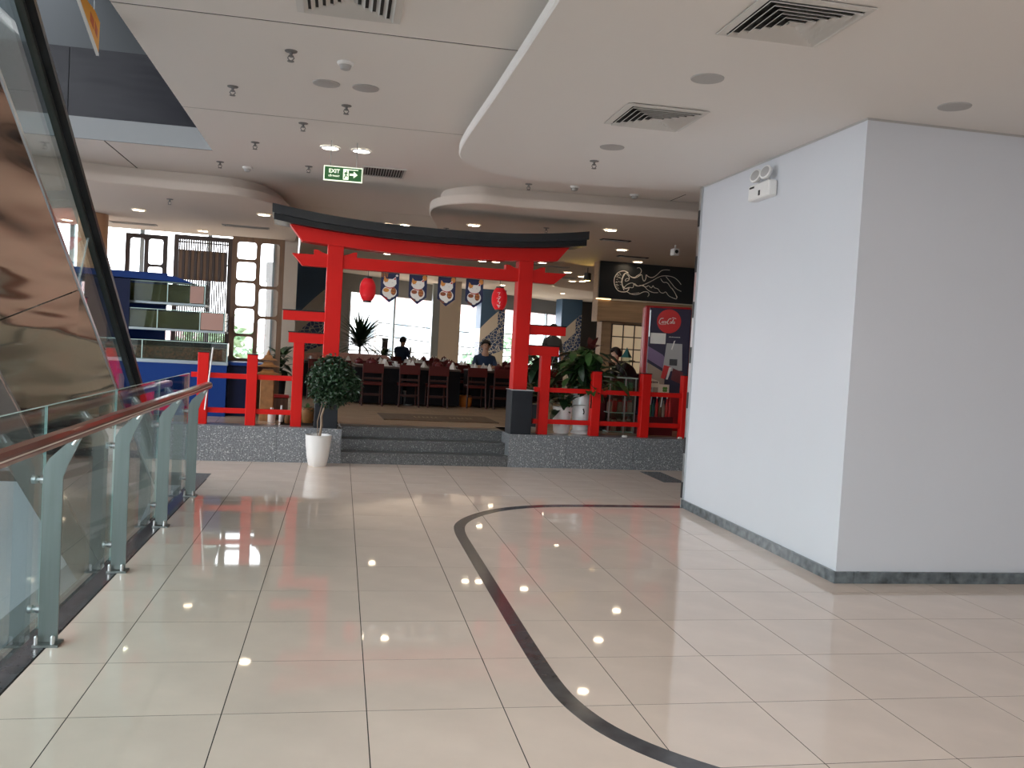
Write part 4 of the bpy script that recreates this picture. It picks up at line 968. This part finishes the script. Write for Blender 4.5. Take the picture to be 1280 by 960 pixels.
for i in range(5): fb.box(-.35+.235*i, -.33+.235*i, -.015, .02, .76, 1.74)
for j in range(5): fb.box(-.35, .61, -.012, .02, .76+.24*j, .78+.24*j)
obj('lattice_bars', fb, 'wood_dark', sj)
ct = rthing('service_counter', 'dark topped counter before the warm-lit cabinet', 'counter', 5.1, 2.9); obj('front', B().box(-.75, .6, -.25, .3, 0, .80), 'wood_dark', ct); obj('top', B().box(-.78, .62, -.28, .32, .80, .83), 'board_black', ct)
fr = rthing('drinks_fridge', 'tall dark red drinks fridge with round red soda emblem by the column', 'fridge', 5.04, 1.35, rz=-.33)
obj('cabinet', B().rbox(-.36, .36, 0, .6, 0, 1.93, .02), 'fridge_red', fr); dr = obj('door', B().rbox(-.29, .35, -.03, .0, .55, 1.90, .01), 'fridge_dark', fr)
obj('handle', B().tube([(-.275, -.045, 1.45), (-.275, -.045, 1.86)], .012, 8), 'steel', dr)
F = lambda name, poly, m, y: obj(name, B().prism(ccw(poly), y-.001, y, 'y'), m, fr)
F('emblem', [(.015+.185*math.cos(2*PI*k/36), 1.70+.185*math.sin(2*PI*k/36)) for k in range(36)], 'red_bright', -.031)
F('purple_sweep', [(-.28, 1.30), (-.05, 1.18), (.1, 1.0), (.05, .92), (-.28, 1.10)], 'purple_print', -.031); F('tan_field', [(-.28, 1.05), (.0, .90), (.0, .58), (-.28, .58)], 'tan_print', -.0305)
F('grey_poster', [(.0, 1.36), (.24, 1.36), (.26, .95), (-.04, .92)], 'cover_grey', -.0312); F('green_print', [(.06, 1.12), (.18, 1.12), (.18, 1.02), (.06, 1.02)], 'dark_stone', -.0318)
F('red_print', [(-.02, 1.02), (.08, 1.0), (.0, .80), (-.06, .82)], 'red_bright', -.0322); F('red_print', [(.12, .98), (.28, .92), (.25, .74), (.1, .80)], 'dark_red', -.0324); F('white_print', [(.06, .99), (.10, .99), (.05, .80), (.02, .80)], 'print_white', -.0326)
F('white_dash', [(.11, 1.40), (.13, 1.41), (.09, 1.26), (.075, 1.27)], 'print_white', -.0328)
for k in range(8): F('small_print', [(.03+.022*k, 1.455), (.045+.022*k, 1.455), (.045+.022*k, 1.465), (.03+.022*k, 1.465)], 'print_white', -.0332)
F('paper_notice', [(-.255, 1.51), (-.02, 1.51), (-.02, 1.345), (-.255, 1.345)], 'paper', -.0345)
# script lettering on the emblem, drawn as slanted pen strokes
pen = B()
def pn(pts, r=.0048, n=2): pen.tube([(-.142+.60*(x+.30*z), -.0345, 1.665+.60*z) for x, z in chaikin(pts, n)], r, 5)
def arcp(cx, cz, rx, rz, a0, a1, n=10): return [(cx+rx*math.cos(math.radians(a0+(a1-a0)*i/n)), cz+rz*math.sin(math.radians(a0+(a1-a0)*i/n))) for i in range(n+1)]
pn([(.075, .135)]+arcp(.035, .06, .035, .07, 60, 300), .006); pn(arcp(.085, .03, .018, .028, 0, 360), .004); pn(arcp(.125, .03, .018, .028, 50, 310), .004); pn(arcp(.165, .03, .018, .028, 20, 380), .004); pn([(.183, .055), (.183, .01), (.195, .005)], .004); pn([(.196, .03), (.216, .03)], .004)
pn([(.29, .15), (.34, .155), (.40, .13)], .005); pn([(.275, .135)]+arcp(.245, .06, .033, .07, 60, 300), .006); pn(arcp(.298, .03, .018, .028, 0, 360), .004)
pn([(.325, .01), (.345, .10), (.340, .13), (.330, .10), (.330, .02), (.345, .005)], .004); pn(arcp(.375, .03, .018, .028, 20, 380), .004); pn([(.393, .055), (.393, .01), (.41, .005)], .004); pn([(.03, -.02), (.10, -.035), (.2, -.02)], .003)
obj('script_lettering', pen, 'print_white', fr)
# counter shelf of bottles before the fridge, cards, glass cabinet
cr = rthing('red_crate_stand', 'dark red display stand with bottles before the drinks fridge', 'stand', 4.62, .62)
obj('body', B().box(-.27, .22, -.12, .2, 0, .27), 'dark_red', cr); obj('shelf_back', B().box(-.27, .22, .16, .2, .27, .62), 'fridge_dark', cr)
mats_b = ['red_bright', 'dark_red', 'green_glass', 'teal', 'red_bright', 'wood_brown', 'tan_print', 'red_bright']
for k in range(9): bottle(4.40+.052*k, .58, .26+.03*(k % 3), .022, mats_b[k % 8], '%s drink bottle, %s on the dark red stand' % (('red', 'dark red', 'green', 'teal', 'tall red', 'brown', 'tan', 'short red', 'plain red')[k], ('first from the left', 'second from the left', 'third from the left', 'fourth from the left', 'middle of the row', 'fourth from the right', 'third from the right', 'second from the right', 'last at the right')[k] if k != 4 else 'in the middle'), ('dark_red', 'white', 'black')[k % 3], z=.71, group='bottles on the dark red stand')
c1 = rthing('price_card', 'cream card with green clover beside the right fence post', 'card', 4.62, .40, 1.12); obj('card', B().box(-.085, .085, -.003, .003, -.07, .07), 'cream', c1)
b = B()
for k in range(4): b.prism(ccw([(.02+.024*math.cos(k*PI/2+PI/4)+.02*math.cos(q), .024*math.sin(k*PI/2+PI/4)+.02*math.sin(q)) for q in [2*PI*i/10 for i in range(10)]]), -.0042, -.0032, 'y')
b.box(.017, .023, -.0042, -.0032, -.055, -.02); obj('clover', b, 'clover', c1); obj('stand_foot', B().tube([(0, .02, -.07), (0, .06, -.26)], .01, 6), 'steel', c1)
c2 = rthing('price_card', 'tilted cream card with dark lettering behind the clover card', 'card', 4.50, .50, 1.20, 0); obj('card', B().prism([(-.10, -.06), (.11, -.06), (.08, .03), (-.04, .07)], -.003, .003, 'y'), 'cream', c2)
for k in range(5): obj('letter_mark', B().box(-.035+.022*k, -.02+.022*k, -.0042, -.0032, .0, .028), 'wood_dark', c2)
obj('stand_foot', B().tube([(0, .02, -.06), (0, .06, -.32)], .01, 6), 'steel', c2)
gc = rthing('glass_cabinet', 'glass display cabinet with green and pink packets behind the right fence', 'cabinet', 4.12, .85)
for x in (-.21, .03, .19): obj('glass_post', B().box(x, x+.018, -.15, -.13, 0, .80), 'steel', gc)
obj('glass_front', B().box(-.21, .208, -.14, -.132, 0, .80), 'tank_glass', gc); obj('glass_top', B().box(-.22, .22, -.16, .18, .80, .815), 'glass_edge', gc); obj('back', B().box(-.21, .21, .15, .17, 0, .80), 'wood_dark', gc)
for z in (.02, .30, .56): obj('shelf', B().box(-.205, .205, -.13, .15, z-.012, z), 'glass_edge', gc)
for r_, (z, ms) in enumerate(((.02, ('dark_red', 'pink_board')), (.30, ('pink_board', 'red_bright')), (.56, ('green_glass', 'green_glass')))):
    for k in range(5):
        o = rthing('packet', '%s packet, %s on the %s shelf of the glass cabinet' % ((('dark red', 'pink')[k % 2], ('pink', 'bright red')[k % 2], 'green')[r_], ('first from left', 'second from left', 'in the middle', 'second from right', 'first from right')[k], ('bottom', 'middle', 'top')[r_]), 'packet', 4.12-.16+.078*k, .80, .44+z, group='packets on the %s cabinet shelf' % ('bottom', 'middle', 'top')[r_])
        obj('bag', B().rbox(-.034, .034, -.03, .03, 0, .15+.02*(k % 2), .01), ms[k % 2], o); obj('seal', B().box(-.030, .030, -.004, .004, .15, .18+.02*(k % 2)), ms[(k+1) % 2], o)
rc = rthing('red_stool', 'dark red padded stool left of the glass cabinet', 'stool', 3.86, 1.0); obj('seat', B().rbox(-.10, .10, -.1, .1, .5, .62, .02), 'red_bright', rc); obj('skirt', B().rbox(-.09, .09, -.09, .09, .06, .5, .01), 'dark_red', rc); obj('foot', B().box(-.08, .08, -.08, .08, 0, .06), 'black', rc)
ln = rthing('table_lantern', 'small lantern with teal roof on the service counter', 'lantern', 4.93, 2.72, 1.27)
obj('roof', B().lathe([(.10, .27), (.06, .33), (.012, .42), (.004, .44)], 4), 'teal', ln); obj('glass', B().box(-.055, .055, -.055, .055, .02, .27), 'tank_glass', ln); obj('base', B().rbox(-.07, .07, -.07, .07, 0, .02, .005), 'teal', ln); obj('candle', B().lathe([(.03, .02), (.03, .14), (.002, .15)], 10), 'paper', ln)
sw = rthing('white_box', 'small white box at the right end of the service counter', 'box', 5.25, 2.72, 1.27); obj('carton', B().rbox(-.03, .03, -.03, .03, 0, .08, .005), 'white', sw); obj('lid', B().box(-.031, .031, -.031, .031, .075, .085), 'paper', sw)
for x, lab in ((3.93, 'crumpled white tissue on the granite kerb below the glass cabinet'), (4.76, 'torn white paper on the granite kerb by the column')):
    b = B()
    for k in range(5): b.ball((random.uniform(-.02, .02), random.uniform(-.02, .02), .015), .022, .018, .016, 6, 4)
    link('scrap_paper', b.mesh('scrap_paper', 'paper'), None, RW(x, .06, .442), (0, 0, 0), lab, 'paper')

# ------------------------------------------------------------------ tables, chairs, tableware
def make_chair(lab, x, y, rz):
    t = rthing('dining_chair', lab, 'chair', x, y, .44, rz)
    obj('seat', B().rbox(-.185, .185, -.18, .19, .37, .42, .012), 'chair_red', t)
    obj('top_rail', B().rbox(-.185, .185, .17, .20, .58, .75, .01), 'chair_red', t); obj('lower_rail', B().box(-.16, .16, .17, .19, .47, .505), 'chair_wood', t)
    for sx in (-1, 1):
        obj('leg', B().tube([(sx*.165, -.16, .37), (sx*.17, -.165, 0)], .017, 6), 'chair_wood', t)
        obj('leg', B().tube([(sx*.168, .18, .75), (sx*.168, .175, .4), (sx*.178, .22, 0)], .017, 6), 'chair_wood', t)
    obj('stretcher', B().box(-.17, .17, -.165, -.15, .16, .185), 'chair_wood', t); obj('stretcher', B().box(-.17, .17, .185, .2, .2, .225), 'chair_wood', t)
    return t
def table(x, y, sx, sy, lab):
    t = rthing('dining_table', lab, 'table', x, y)
    obj('top', B().rbox(-sx/2, sx/2, -sy/2, sy/2, .66, .695, .008), 'wood_dark', t); sk_ = B(); n = 40; pr = []
    per = [(-sx/2+.01, -sy/2+.01), (sx/2-.01, -sy/2+.01), (sx/2-.01, sy/2-.01), (-sx/2+.01, sy/2-.01)]
    vs = []
    for i in range(4):
        a, b_ = Vector(per[i]), Vector(per[(i+1) % 4])
        nrm = Vector(((b_-a).y, -(b_-a).x)).normalized()
        for k in range(12): p_ = a+(b_-a)*k/12; vs.append((p_, p_+nrm*(.012*math.sin(k*2.1))))
    m_ = len(vs); V_ = [(a.x, a.y, .658) for a, q in vs]+[(q.x, q.y, .03) for a, q in vs]
    sk_.add(V_, [(i, m_+i, m_+(i+1) % m_, (i+1) % m_) for i in range(m_)]); obj('skirt', sk_, 'black_cloth', t, True)
    return t
tabs = [(.95, 4.95, .9, .75, 'black skirted dining table behind the ball-crowned tree'), (1.95, 5.0, 1.0, .8, 'black skirted dining table in the middle of the gateway opening'), (3.2, 5.3, 1.0, .8, 'black skirted dining table beside the right gateway pillar'),
        (.12, 6.2, .95, .8, 'black skirted dining table left behind the gateway pillar'), (1.6, 7.0, 1.1, .8, 'black skirted dining table of the second row, left'), (3.1, 7.2, 1.1, .8, 'black skirted dining table of the second row, middle'), (4.6, 7.4, 1.1, .8, 'black skirted dining table of the second row, right'),
        (2.6, 9.6, 1.1, .8, 'black skirted dining table of the third row, left'), (4.2, 9.8, 1.1, .8, 'black skirted dining table of the third row, right'), (3.0, 12.2, 1.1, .8, 'dining table by the window before the seated person')]
for q in tabs: table(*q)
proto = make_chair('red-brown wooden chair at the left black table, next to the tree', .81, 4.42, PI)
front = [(1.46, 4.45, 'red-brown wooden chair in front of the black tables, left of the middle'), (1.98, 4.45, 'red-brown wooden chair in front of the black tables, right of the middle'), (2.75, 4.75, 'red-brown wooden chair left of the orange stool'), (3.25, 4.75, 'red-brown wooden chair beside the right gateway plinth')]
FC = 'chairs at the front tables'; proto['group'] = FC
for x, y, lab in front: copy_tree(proto, RW(x, y, .44), (0, 0, TH+PI), lab, FC)
for x, y, rz in ((.9, 5.6, 0), (1.7, 5.65, 0), (2.2, 5.65, 0), (3.17, 6.02, 0), (3.62, 5.95, 0), (1.35, 6.4, PI), (1.85, 6.4, PI), (2.9, 6.6, PI), (3.35, 6.6, PI), (4.35, 6.8, PI), (4.85, 6.8, PI), (1.6, 7.65, 0), (3.1, 7.85, 0), (4.6, 8.05, 0), (2.4, 9.0, PI), (2.85, 9.0, PI), (4.0, 9.2, PI), (4.45, 9.2, PI), (-.10, 5.6, PI), (.32, 5.6, PI)):
    near = min(tabs, key=lambda q: (q[0]-x)**2+(q[1]-y)**2); side = ('far' if y > near[1] else 'near')+(' left' if x < near[0]-.12 else ' right' if x > near[0]+.12 else ' middle')
    copy_tree(proto, RW(x, y, .44), (0, 0, TH+rz), 'red-brown chair at the %s side of the %s' % (side, near[4].replace('black skirted dining ', '').replace(' in the middle of', ' inside').replace('gateway ', '')), 'chairs at the rear tables')
plate_me = B().lathe([(.002, .004), (.06, .004), (.095, .018), (.098, .016), (.06, 0), (.002, 0)], 20, caps=False).mesh('plate', 'white', True)
bowl_me = B().lathe([(.03, 0), (.045, .02), (.06, .055), (.057, .055), (.04, .02), (.002, .012)], 16, caps=False).mesh('bowl', 'white_ceramic', True)
nap_me = B().add([(-.06, -.05, 0), (.06, -.05, 0), (.06, .05, 0), (-.06, .05, 0), (-.01, 0, .13), (.01, 0, .13)], [(0, 1, 5, 4), (2, 3, 4, 5), (1, 2, 5), (3, 0, 4), (3, 2, 1, 0)]).mesh('napkin', 'white')
cup_me = B().lathe([(.028, 0), (.034, .09), (.031, .09), (.026, .006), (.002, .006)], 14, caps=False).mesh('cup', 'white', True)
pot_me = B().lathe([(.05, 0), (.075, .03), (.075, .08), (.04, .11), (.012, .115), (.012, .135), (.002, .138)], 16, caps=False).mesh('hot_pot', 'dark_red', True)
sauce_me = B().lathe([(.025, 0), (.025, .09), (.012, .12), (.012, .14)], 10).mesh('sauce_bottle', 'dark_red', True)
kinds = [('plate', plate_me, 'white plate'), ('napkin', nap_me, 'folded white napkin'), ('bowl', bowl_me, 'white bowl'), ('cup', cup_me, 'white cup'), ('hot_pot', pot_me, 'dark red pot'), ('sauce_bottle', sauce_me, 'dark red sauce bottle')]
TSHORT = ['table behind the small tree', 'table inside the gateway', 'table by right pillar', 'table by left pillar', 'left table of second row', 'middle table of second row', 'right table of second row', 'left table of third row', 'right table of third row', 'table at the window']
for ti, (x, y, sx, sy, lab) in enumerate(tabs):
    for i in range(4):
        for j in range(3):
            nm, me, lb = kinds[(0, 1, 3, 2, 1, 4)[(i*5+j*3+ti) % 6]] if j != 1 else kinds[(4, 5, 1, 3)[(i+ti) % 4]]
            o = link(nm, me, None, RW(x-sx/2+sx*(i+.5)/4+random.uniform(-.02, .02), y-sy/2+sy*(j+.5)/3, 1.136), (0, 0, random.uniform(0, 6)), '%s, %s row, %s from left, on %s' % (lb, ('near', 'middle', 'far')[j], ('first', 'second', 'third', 'fourth')[i], TSHORT[ti]), nm.replace('_', ' '), 'tableware on the dining tables')
so_ = rthing('booth_sofa', 'pink tufted booth sofa in front of the window plants', 'sofa', .95, 8.6)
obj('base', B().rbox(-1.38, .65, -.25, .3, 0, .4, .03), 'booth_pink', so_)
bk = chaikin([(-1.4, .40), (-1.4, .84), (.45, .84), (.62, .80), (.68, .62), (.68, .40)], 2); obj('back', B().prism(ccw(bk), -.02, .1, 'y'), 'booth_pink', so_)
for k in range(14): obj('tuft', B().rbox(-1.38+.14*k, -1.38+.14*k+.125, -.06, .0, .44, .78, .015), 'booth_pink', so_)
s2 = rthing('booth_sofa', 'tan rounded sofa behind the pink booth', 'sofa', 1.72, 9.8)
bk = chaikin([(-.75, .1), (-.75, .70), (.5, .70), (.72, .62), (.75, .1)], 2); obj('back', B().prism(ccw(bk), -.1, .08, 'y'), 'booth_tan', s2); obj('seat', B().rbox(-.7, .7, .08, .5, .05, .42, .03), 'booth_tan', s2)
pf_ = rthing('orange_stool', 'round orange stool under the front tables', 'stool', 2.62, 4.95); obj('seat', B().lathe([(.10, 0), (.125, .05), (.13, .17), (.11, .215), (.002, .225)], 20), 'orange', pf_, True); obj('base', B().lathe([(.09, -.0), (.09, .01)], 16), 'black', pf_)
bn = rthing('white_bin', 'small grey-white bin under the table between the two middle chairs', 'bin', 1.52, 4.78); obj('body', B().lathe([(.085, 0), (.10, .26), (.095, .26), (.08, .02), (.002, .02)], 18), 'cover_grey', bn, True); obj('rim', B().lathe([(.102, .25), (.106, .262), (.098, .266)], 18), 'white', bn, True)
# spiky palm and leafy plants by the window
pm = rthing('palm_plant', 'spiky palm plant in dark pot by the dining window', 'plant', .98, 9.9)
obj('pot', B().lathe([(.12, 0), (.16, .5), (.17, .55), (.15, .55), (.002, .52)], 18), 'plinth_black', pm, True); obj('trunk', B().tube([(0, 0, .5), (.01, 0, 1.0)], [.035, .025], 8), 'bark', pm)
frd = leafmesh('frond', 'leaf_dark', .85, .032, .34, 6)
for k in range(90): a = k*2.4; link('frond', frd, pm, (0, 0, .98+random.uniform(-.03, .06)), (random.uniform(-.1, 1.45), 0, a))
for x, y, lab in ((.30, 10.4, 'leafy green plant left of the spiky palm'), (1.62, 10.9, 'dark leafy plant right of the spiky palm'), (5.7, 11.0, 'leafy plant by the window left of the right gateway pillar'), (-.80, 5.5, 'pale leafy plant at the window behind the lattice screen')):
    t = rthing('potted_plant', lab, 'plant', x, y); obj('pot', B().lathe([(.11, 0), (.14, .45), (.002, .45)], 16), 'plinth_black', t, True)
    for k in range(40): a = k*2.4; r = random.uniform(0, .10); link('leaf', lm2 if k % 2 else lm, t, (r*math.cos(a), r*math.sin(a), random.uniform(.45, .85)), (random.uniform(-.3, 1.2), 0, a-PI/2))
wd = rthing('wooden_post', 'short dark wooden post beside the seated phone user', 'post', 1.75, 11.6); obj('shaft', B().rbox(-.07, .07, -.07, .07, 0, 1.18, .01), 'wood_dark', wd); obj('cap', B().rbox(-.085, .085, -.085, .085, 1.18, 1.22, .01), 'wood_dark', wd)

# ------------------------------------------------------------------ people
def person(label, x, y, J, sh, rz=0, hair=True, z=.44, head_dir=(0, -1, 0)):
    """J: joint name -> (x, y, z, radius); limbs join as one skinned body, coloured by limb."""
    root = rthing('person', label, 'person', x, y, z, rz)
    E = [('pelvis', 'waist', 1), ('waist', 'chest', 1), ('chest', 'neck', 1), ('neck', 'jaw', 0), ('jaw', 'head', 0), ('head', 'crown', 0)]
    for s in 'lr':
        E += [('chest', 'sh_'+s, 1), ('sh_'+s, 'el_'+s, 1), ('el_'+s, 'wr_'+s, 0), ('wr_'+s, 'ha_'+s, 0), ('pelvis', 'hip_'+s, 2), ('hip_'+s, 'kn_'+s, 2), ('kn_'+s, 'an_'+s, 2), ('an_'+s, 'to_'+s, 3)]
        w_, h_ = Vector(J['wr_'+s][:3]), Vector(J['ha_'+s][:3]); d = (h_-w_).normalized(); side = d.cross(Vector((0, 0, 1)));
        side = side.normalized() if side.length > .1 else Vector((1, 0, 0)); up_ = side.cross(d)
        for k, (o_, l_) in enumerate(((-.030, .068), (-.010, .080), (.010, .076), (.028, .062))):
            a = h_+side*o_*1.0; J['f%d%s' % (k, s)] = (*(a+d*l_*.45), .0085); J['g%d%s' % (k, s)] = (*(a+d*l_*.8-up_*.018), .0075)
            E += [('ha_'+s, 'f%d%s' % (k, s), 0), ('f%d%s' % (k, s), 'g%d%s' % (k, s), 0)]
        tb = h_-d*.02-side*.045+up_*.01; J['t'+s] = (*tb, .010); J['u'+s] = (*(tb+d*.035-side*.008), .008); E += [('ha_'+s, 't'+s, 0), ('t'+s, 'u'+s, 0)]
    names = list(J); idx = {n: i for i, n in enumerate(names)}
    me = bpy.data.meshes.new('tmp'); me.from_pydata([J[n][:3] for n in names], [(idx[a], idx[b]) for a, b, _ in E], [])
    o = bpy.data.objects.new('tmp', me); C.objects.link(o)
    sk = o.modifiers.new('skin', 'SKIN'); ss = o.modifiers.new('sub', 'SUBSURF'); ss.levels = 1; ss.render_levels = 1
    for i, n in enumerate(names): me.skin_vertices[0].data[i].radius = (J[n][3], J[n][3]); me.skin_vertices[0].data[i].use_root = (n == 'pelvis')
    dg = bpy.context.evaluated_depsgraph_get(); dg.update(); ev = o.evaluated_get(dg); body = bpy.data.meshes.new_from_object(ev)
    bpy.data.objects.remove(o)
    for m in ('skin', sh, 'trousers', 'black'): body.materials.append(M[m])
    seg = [(Vector(J[a][:3]), Vector(J[b][:3]), k) for a, b, k in E]
    for p in body.polygons:
        c = p.center; best = 1e9; kk = 0
        for a, b_, k in seg:
            t = max(0, min(1, (c-a).dot(b_-a)/max(1e-9, (b_-a).length_squared))); d = (a+(b_-a)*t-c).length
            if d < best: best, kk = d, k
        p.material_index = kk; p.use_smooth = True
    body.name = 'body'; link('body', body, root)
    hd = Vector(J['head'][:3]); fd = Vector(head_dir).normalized(); rt_ = fd.cross(Vector((0, 0, 1))).normalized()
    ang = math.atan2(fd.y, fd.x)
    hb = B()
    for k in range(9):
        for q in range(12):
            pass
    prof = []; vs = []; n, m_ = 14, 7
    for i in range(m_+1):
        el = math.radians(-22+112*i/m_)
        for k in range(n):
            a = 2*PI*k/n; front = math.cos(a)             # hair sits back from the face
            e2 = max(el, math.radians(28)) if front > .35 else (max(el, math.radians(-2)) if front > -.1 else el)
            vs.append((hd.x+.104*math.cos(e2)*math.cos(a+ang), hd.y+.104*math.cos(e2)*math.sin(a+ang), hd.z+.015+.118*math.sin(e2)))
    hb.add(vs, [(i*n+k, i*n+(k+1) % n, (i+1)*n+(k+1) % n, (i+1)*n+k) for i in range(m_) for k in range(n)])
    obj('hair', hb, 'hair', root, True)
    f_ = B(); f_.cur = 0; f_.ball(hd+fd*.088+Vector((0, 0, -.012)), .013, .013, .022, 8, 5)
    for s in (-1, 1): f_.ball(hd+rt_*s*.086+Vector((0, 0, -.005)), .016, .016, .03, 8, 5)
    f_.cur = 1
    for s in (-1, 1): f_.ball(hd+fd*.078+rt_*s*.032+Vector((0, 0, .012)), .010, .008, .007, 8, 5)
    f_.cur = 2; f_.ball(hd+fd*.076+Vector((0, 0, -.055)), .024 if abs(fd.y) > .7 else .01, .01 if abs(fd.y) > .7 else .024, .007, 8, 5)
    obj('face', f_, ['skin', 'black', 'print_brown'], root, True)
    return root
def head_joints(J, nk, fwd=(0, -1, 0)):
    nk = Vector(nk); f = Vector(fwd); J['neck'] = (*nk, .058); J['jaw'] = (*(nk+f*.03+Vector((0, 0, .075))), .060); J['head'] = (*(nk+f*.025+Vector((0, 0, .15))), .090); J['crown'] = (*(nk+f*.01+Vector((0, 0, .215))), .062)
# seated by the window, turned to the right, phone raised in both hands
J = dict(pelvis=(0, 0, .50, .14), waist=(-.02, 0, .66, .14), chest=(-.02, 0, .885, .15))
head_joints(J, (.03, 0, 1.02), (1, 0, 0))
for s, q in (('l', -1), ('r', 1)): J.update({'sh_'+s: (0, q*.20, .95, .07), 'el_'+s: (.10, q*.23, .68, .046), 'wr_'+s: (.27, q*.07, .80, .032), 'ha_'+s: (.32, q*.035, .85, .036), 'hip_'+s: (.05, q*.09, .49, .09), 'kn_'+s: (.44, q*.12, .49, .062), 'an_'+s: (.44, q*.12, .08, .045), 'to_'+s: (.56, q*.12, .04, .036)})
person('person in dark blue shirt sitting by the window, turned right, holding a phone', 2.32, 12.75, J, 'shirt_blue', rz=.75, head_dir=(1, 0, 0))
ph = rthing('phone', 'dark phone held up by the person seated at the window', 'phone', 2.60, 13.01, 1.31, .75); obj('body', B().rbox(-.006, .006, -.036, .036, 0, .145, .004), 'black', ph); obj('screen', B().box(-.0068, -.006, -.032, .032, .008, .137), 'alu', ph)
copy_tree(proto, RW(2.30, 12.75, .44), (0, 0, TH+PI/2+.75), 'red-brown chair under the person seated at the window', 'chairs at the rear tables')
# seated at the table, facing the gateway
J = dict(pelvis=(0, 0, .50, .13), waist=(0, .01, .66, .13), chest=(0, -.02, .88, .13))
head_joints(J, (0, -.04, 1.01), (0, -1, 0))
for s, q in (('l', -1), ('r', 1)): J.update({'sh_'+s: (q*.18, -.01, .92, .064), 'el_'+s: (q*.22, -.12, .72, .048), 'wr_'+s: (q*.12, -.30, .755, .033), 'ha_'+s: (q*.09, -.36, .745, .036), 'hip_'+s: (q*.09, -.05, .49, .09), 'kn_'+s: (q*.12, -.42, .49, .064), 'an_'+s: (q*.12, -.42, .08, .045), 'to_'+s: (q*.13, -.54, .04, .036)})
person('person in dark blue top seated at the table, facing the gateway', 3.17, 5.98, J, 'shirt_blue')
# waiter standing, back half hidden by the gateway side beam
J = dict(pelvis=(0, 0, .92, .125), waist=(0, 0, 1.08, .12), chest=(0, 0, 1.32, .13))
head_joints(J, (0, -.01, 1.50), (0, -1, 0))
for s, q in (('l', -1), ('r', 1)): J.update({'sh_'+s: (q*.18, 0, 1.38, .062), 'el_'+s: (q*.24, .02, 1.10, .047), 'wr_'+s: (q*.26, -.06, .86, .033), 'ha_'+s: (q*.26, -.09, .78, .036), 'hip_'+s: (q*.09, 0, .88, .09), 'kn_'+s: (q*.10, -.02, .48, .062), 'an_'+s: (q*.11, .01, .08, .045), 'to_'+s: (q*.13, -.12, .04, .036)})
person('standing person in dark grey shirt behind the right side beam of the gateway', 5.4, 8.75, J, 'shirt_grey')
# bending over the counter behind the glass cabinet, turned to the left
J = dict(pelvis=(.14, 0, .74, .13), waist=(.09, 0, .86, .125), chest=(-.03, 0, .97, .13))
head_joints(J, (-.15, -.02, .985), (-1, 0, 0))
for s, q in (('l', -1), ('r', 1)): J.update({'sh_'+s: (-.05, q*.17, .985, .064), 'el_'+s: (-.16, q*.20, .74, .048), 'wr_'+s: (-.34, q*.12, .69, .034), 'ha_'+s: (-.41, q*.10, .675, .036), 'hip_'+s: (.15, q*.09, .71, .092), 'kn_'+s: (.0, q*.10, .40, .064), 'an_'+s: (.12, q*.11, .08, .046), 'to_'+s: (0, q*.12, .04, .036)})
person('person in black jacket bending forward behind the glass cabinet', 4.68, 2.15, J, 'shirt_black', head_dir=(-1, 0, -.15))
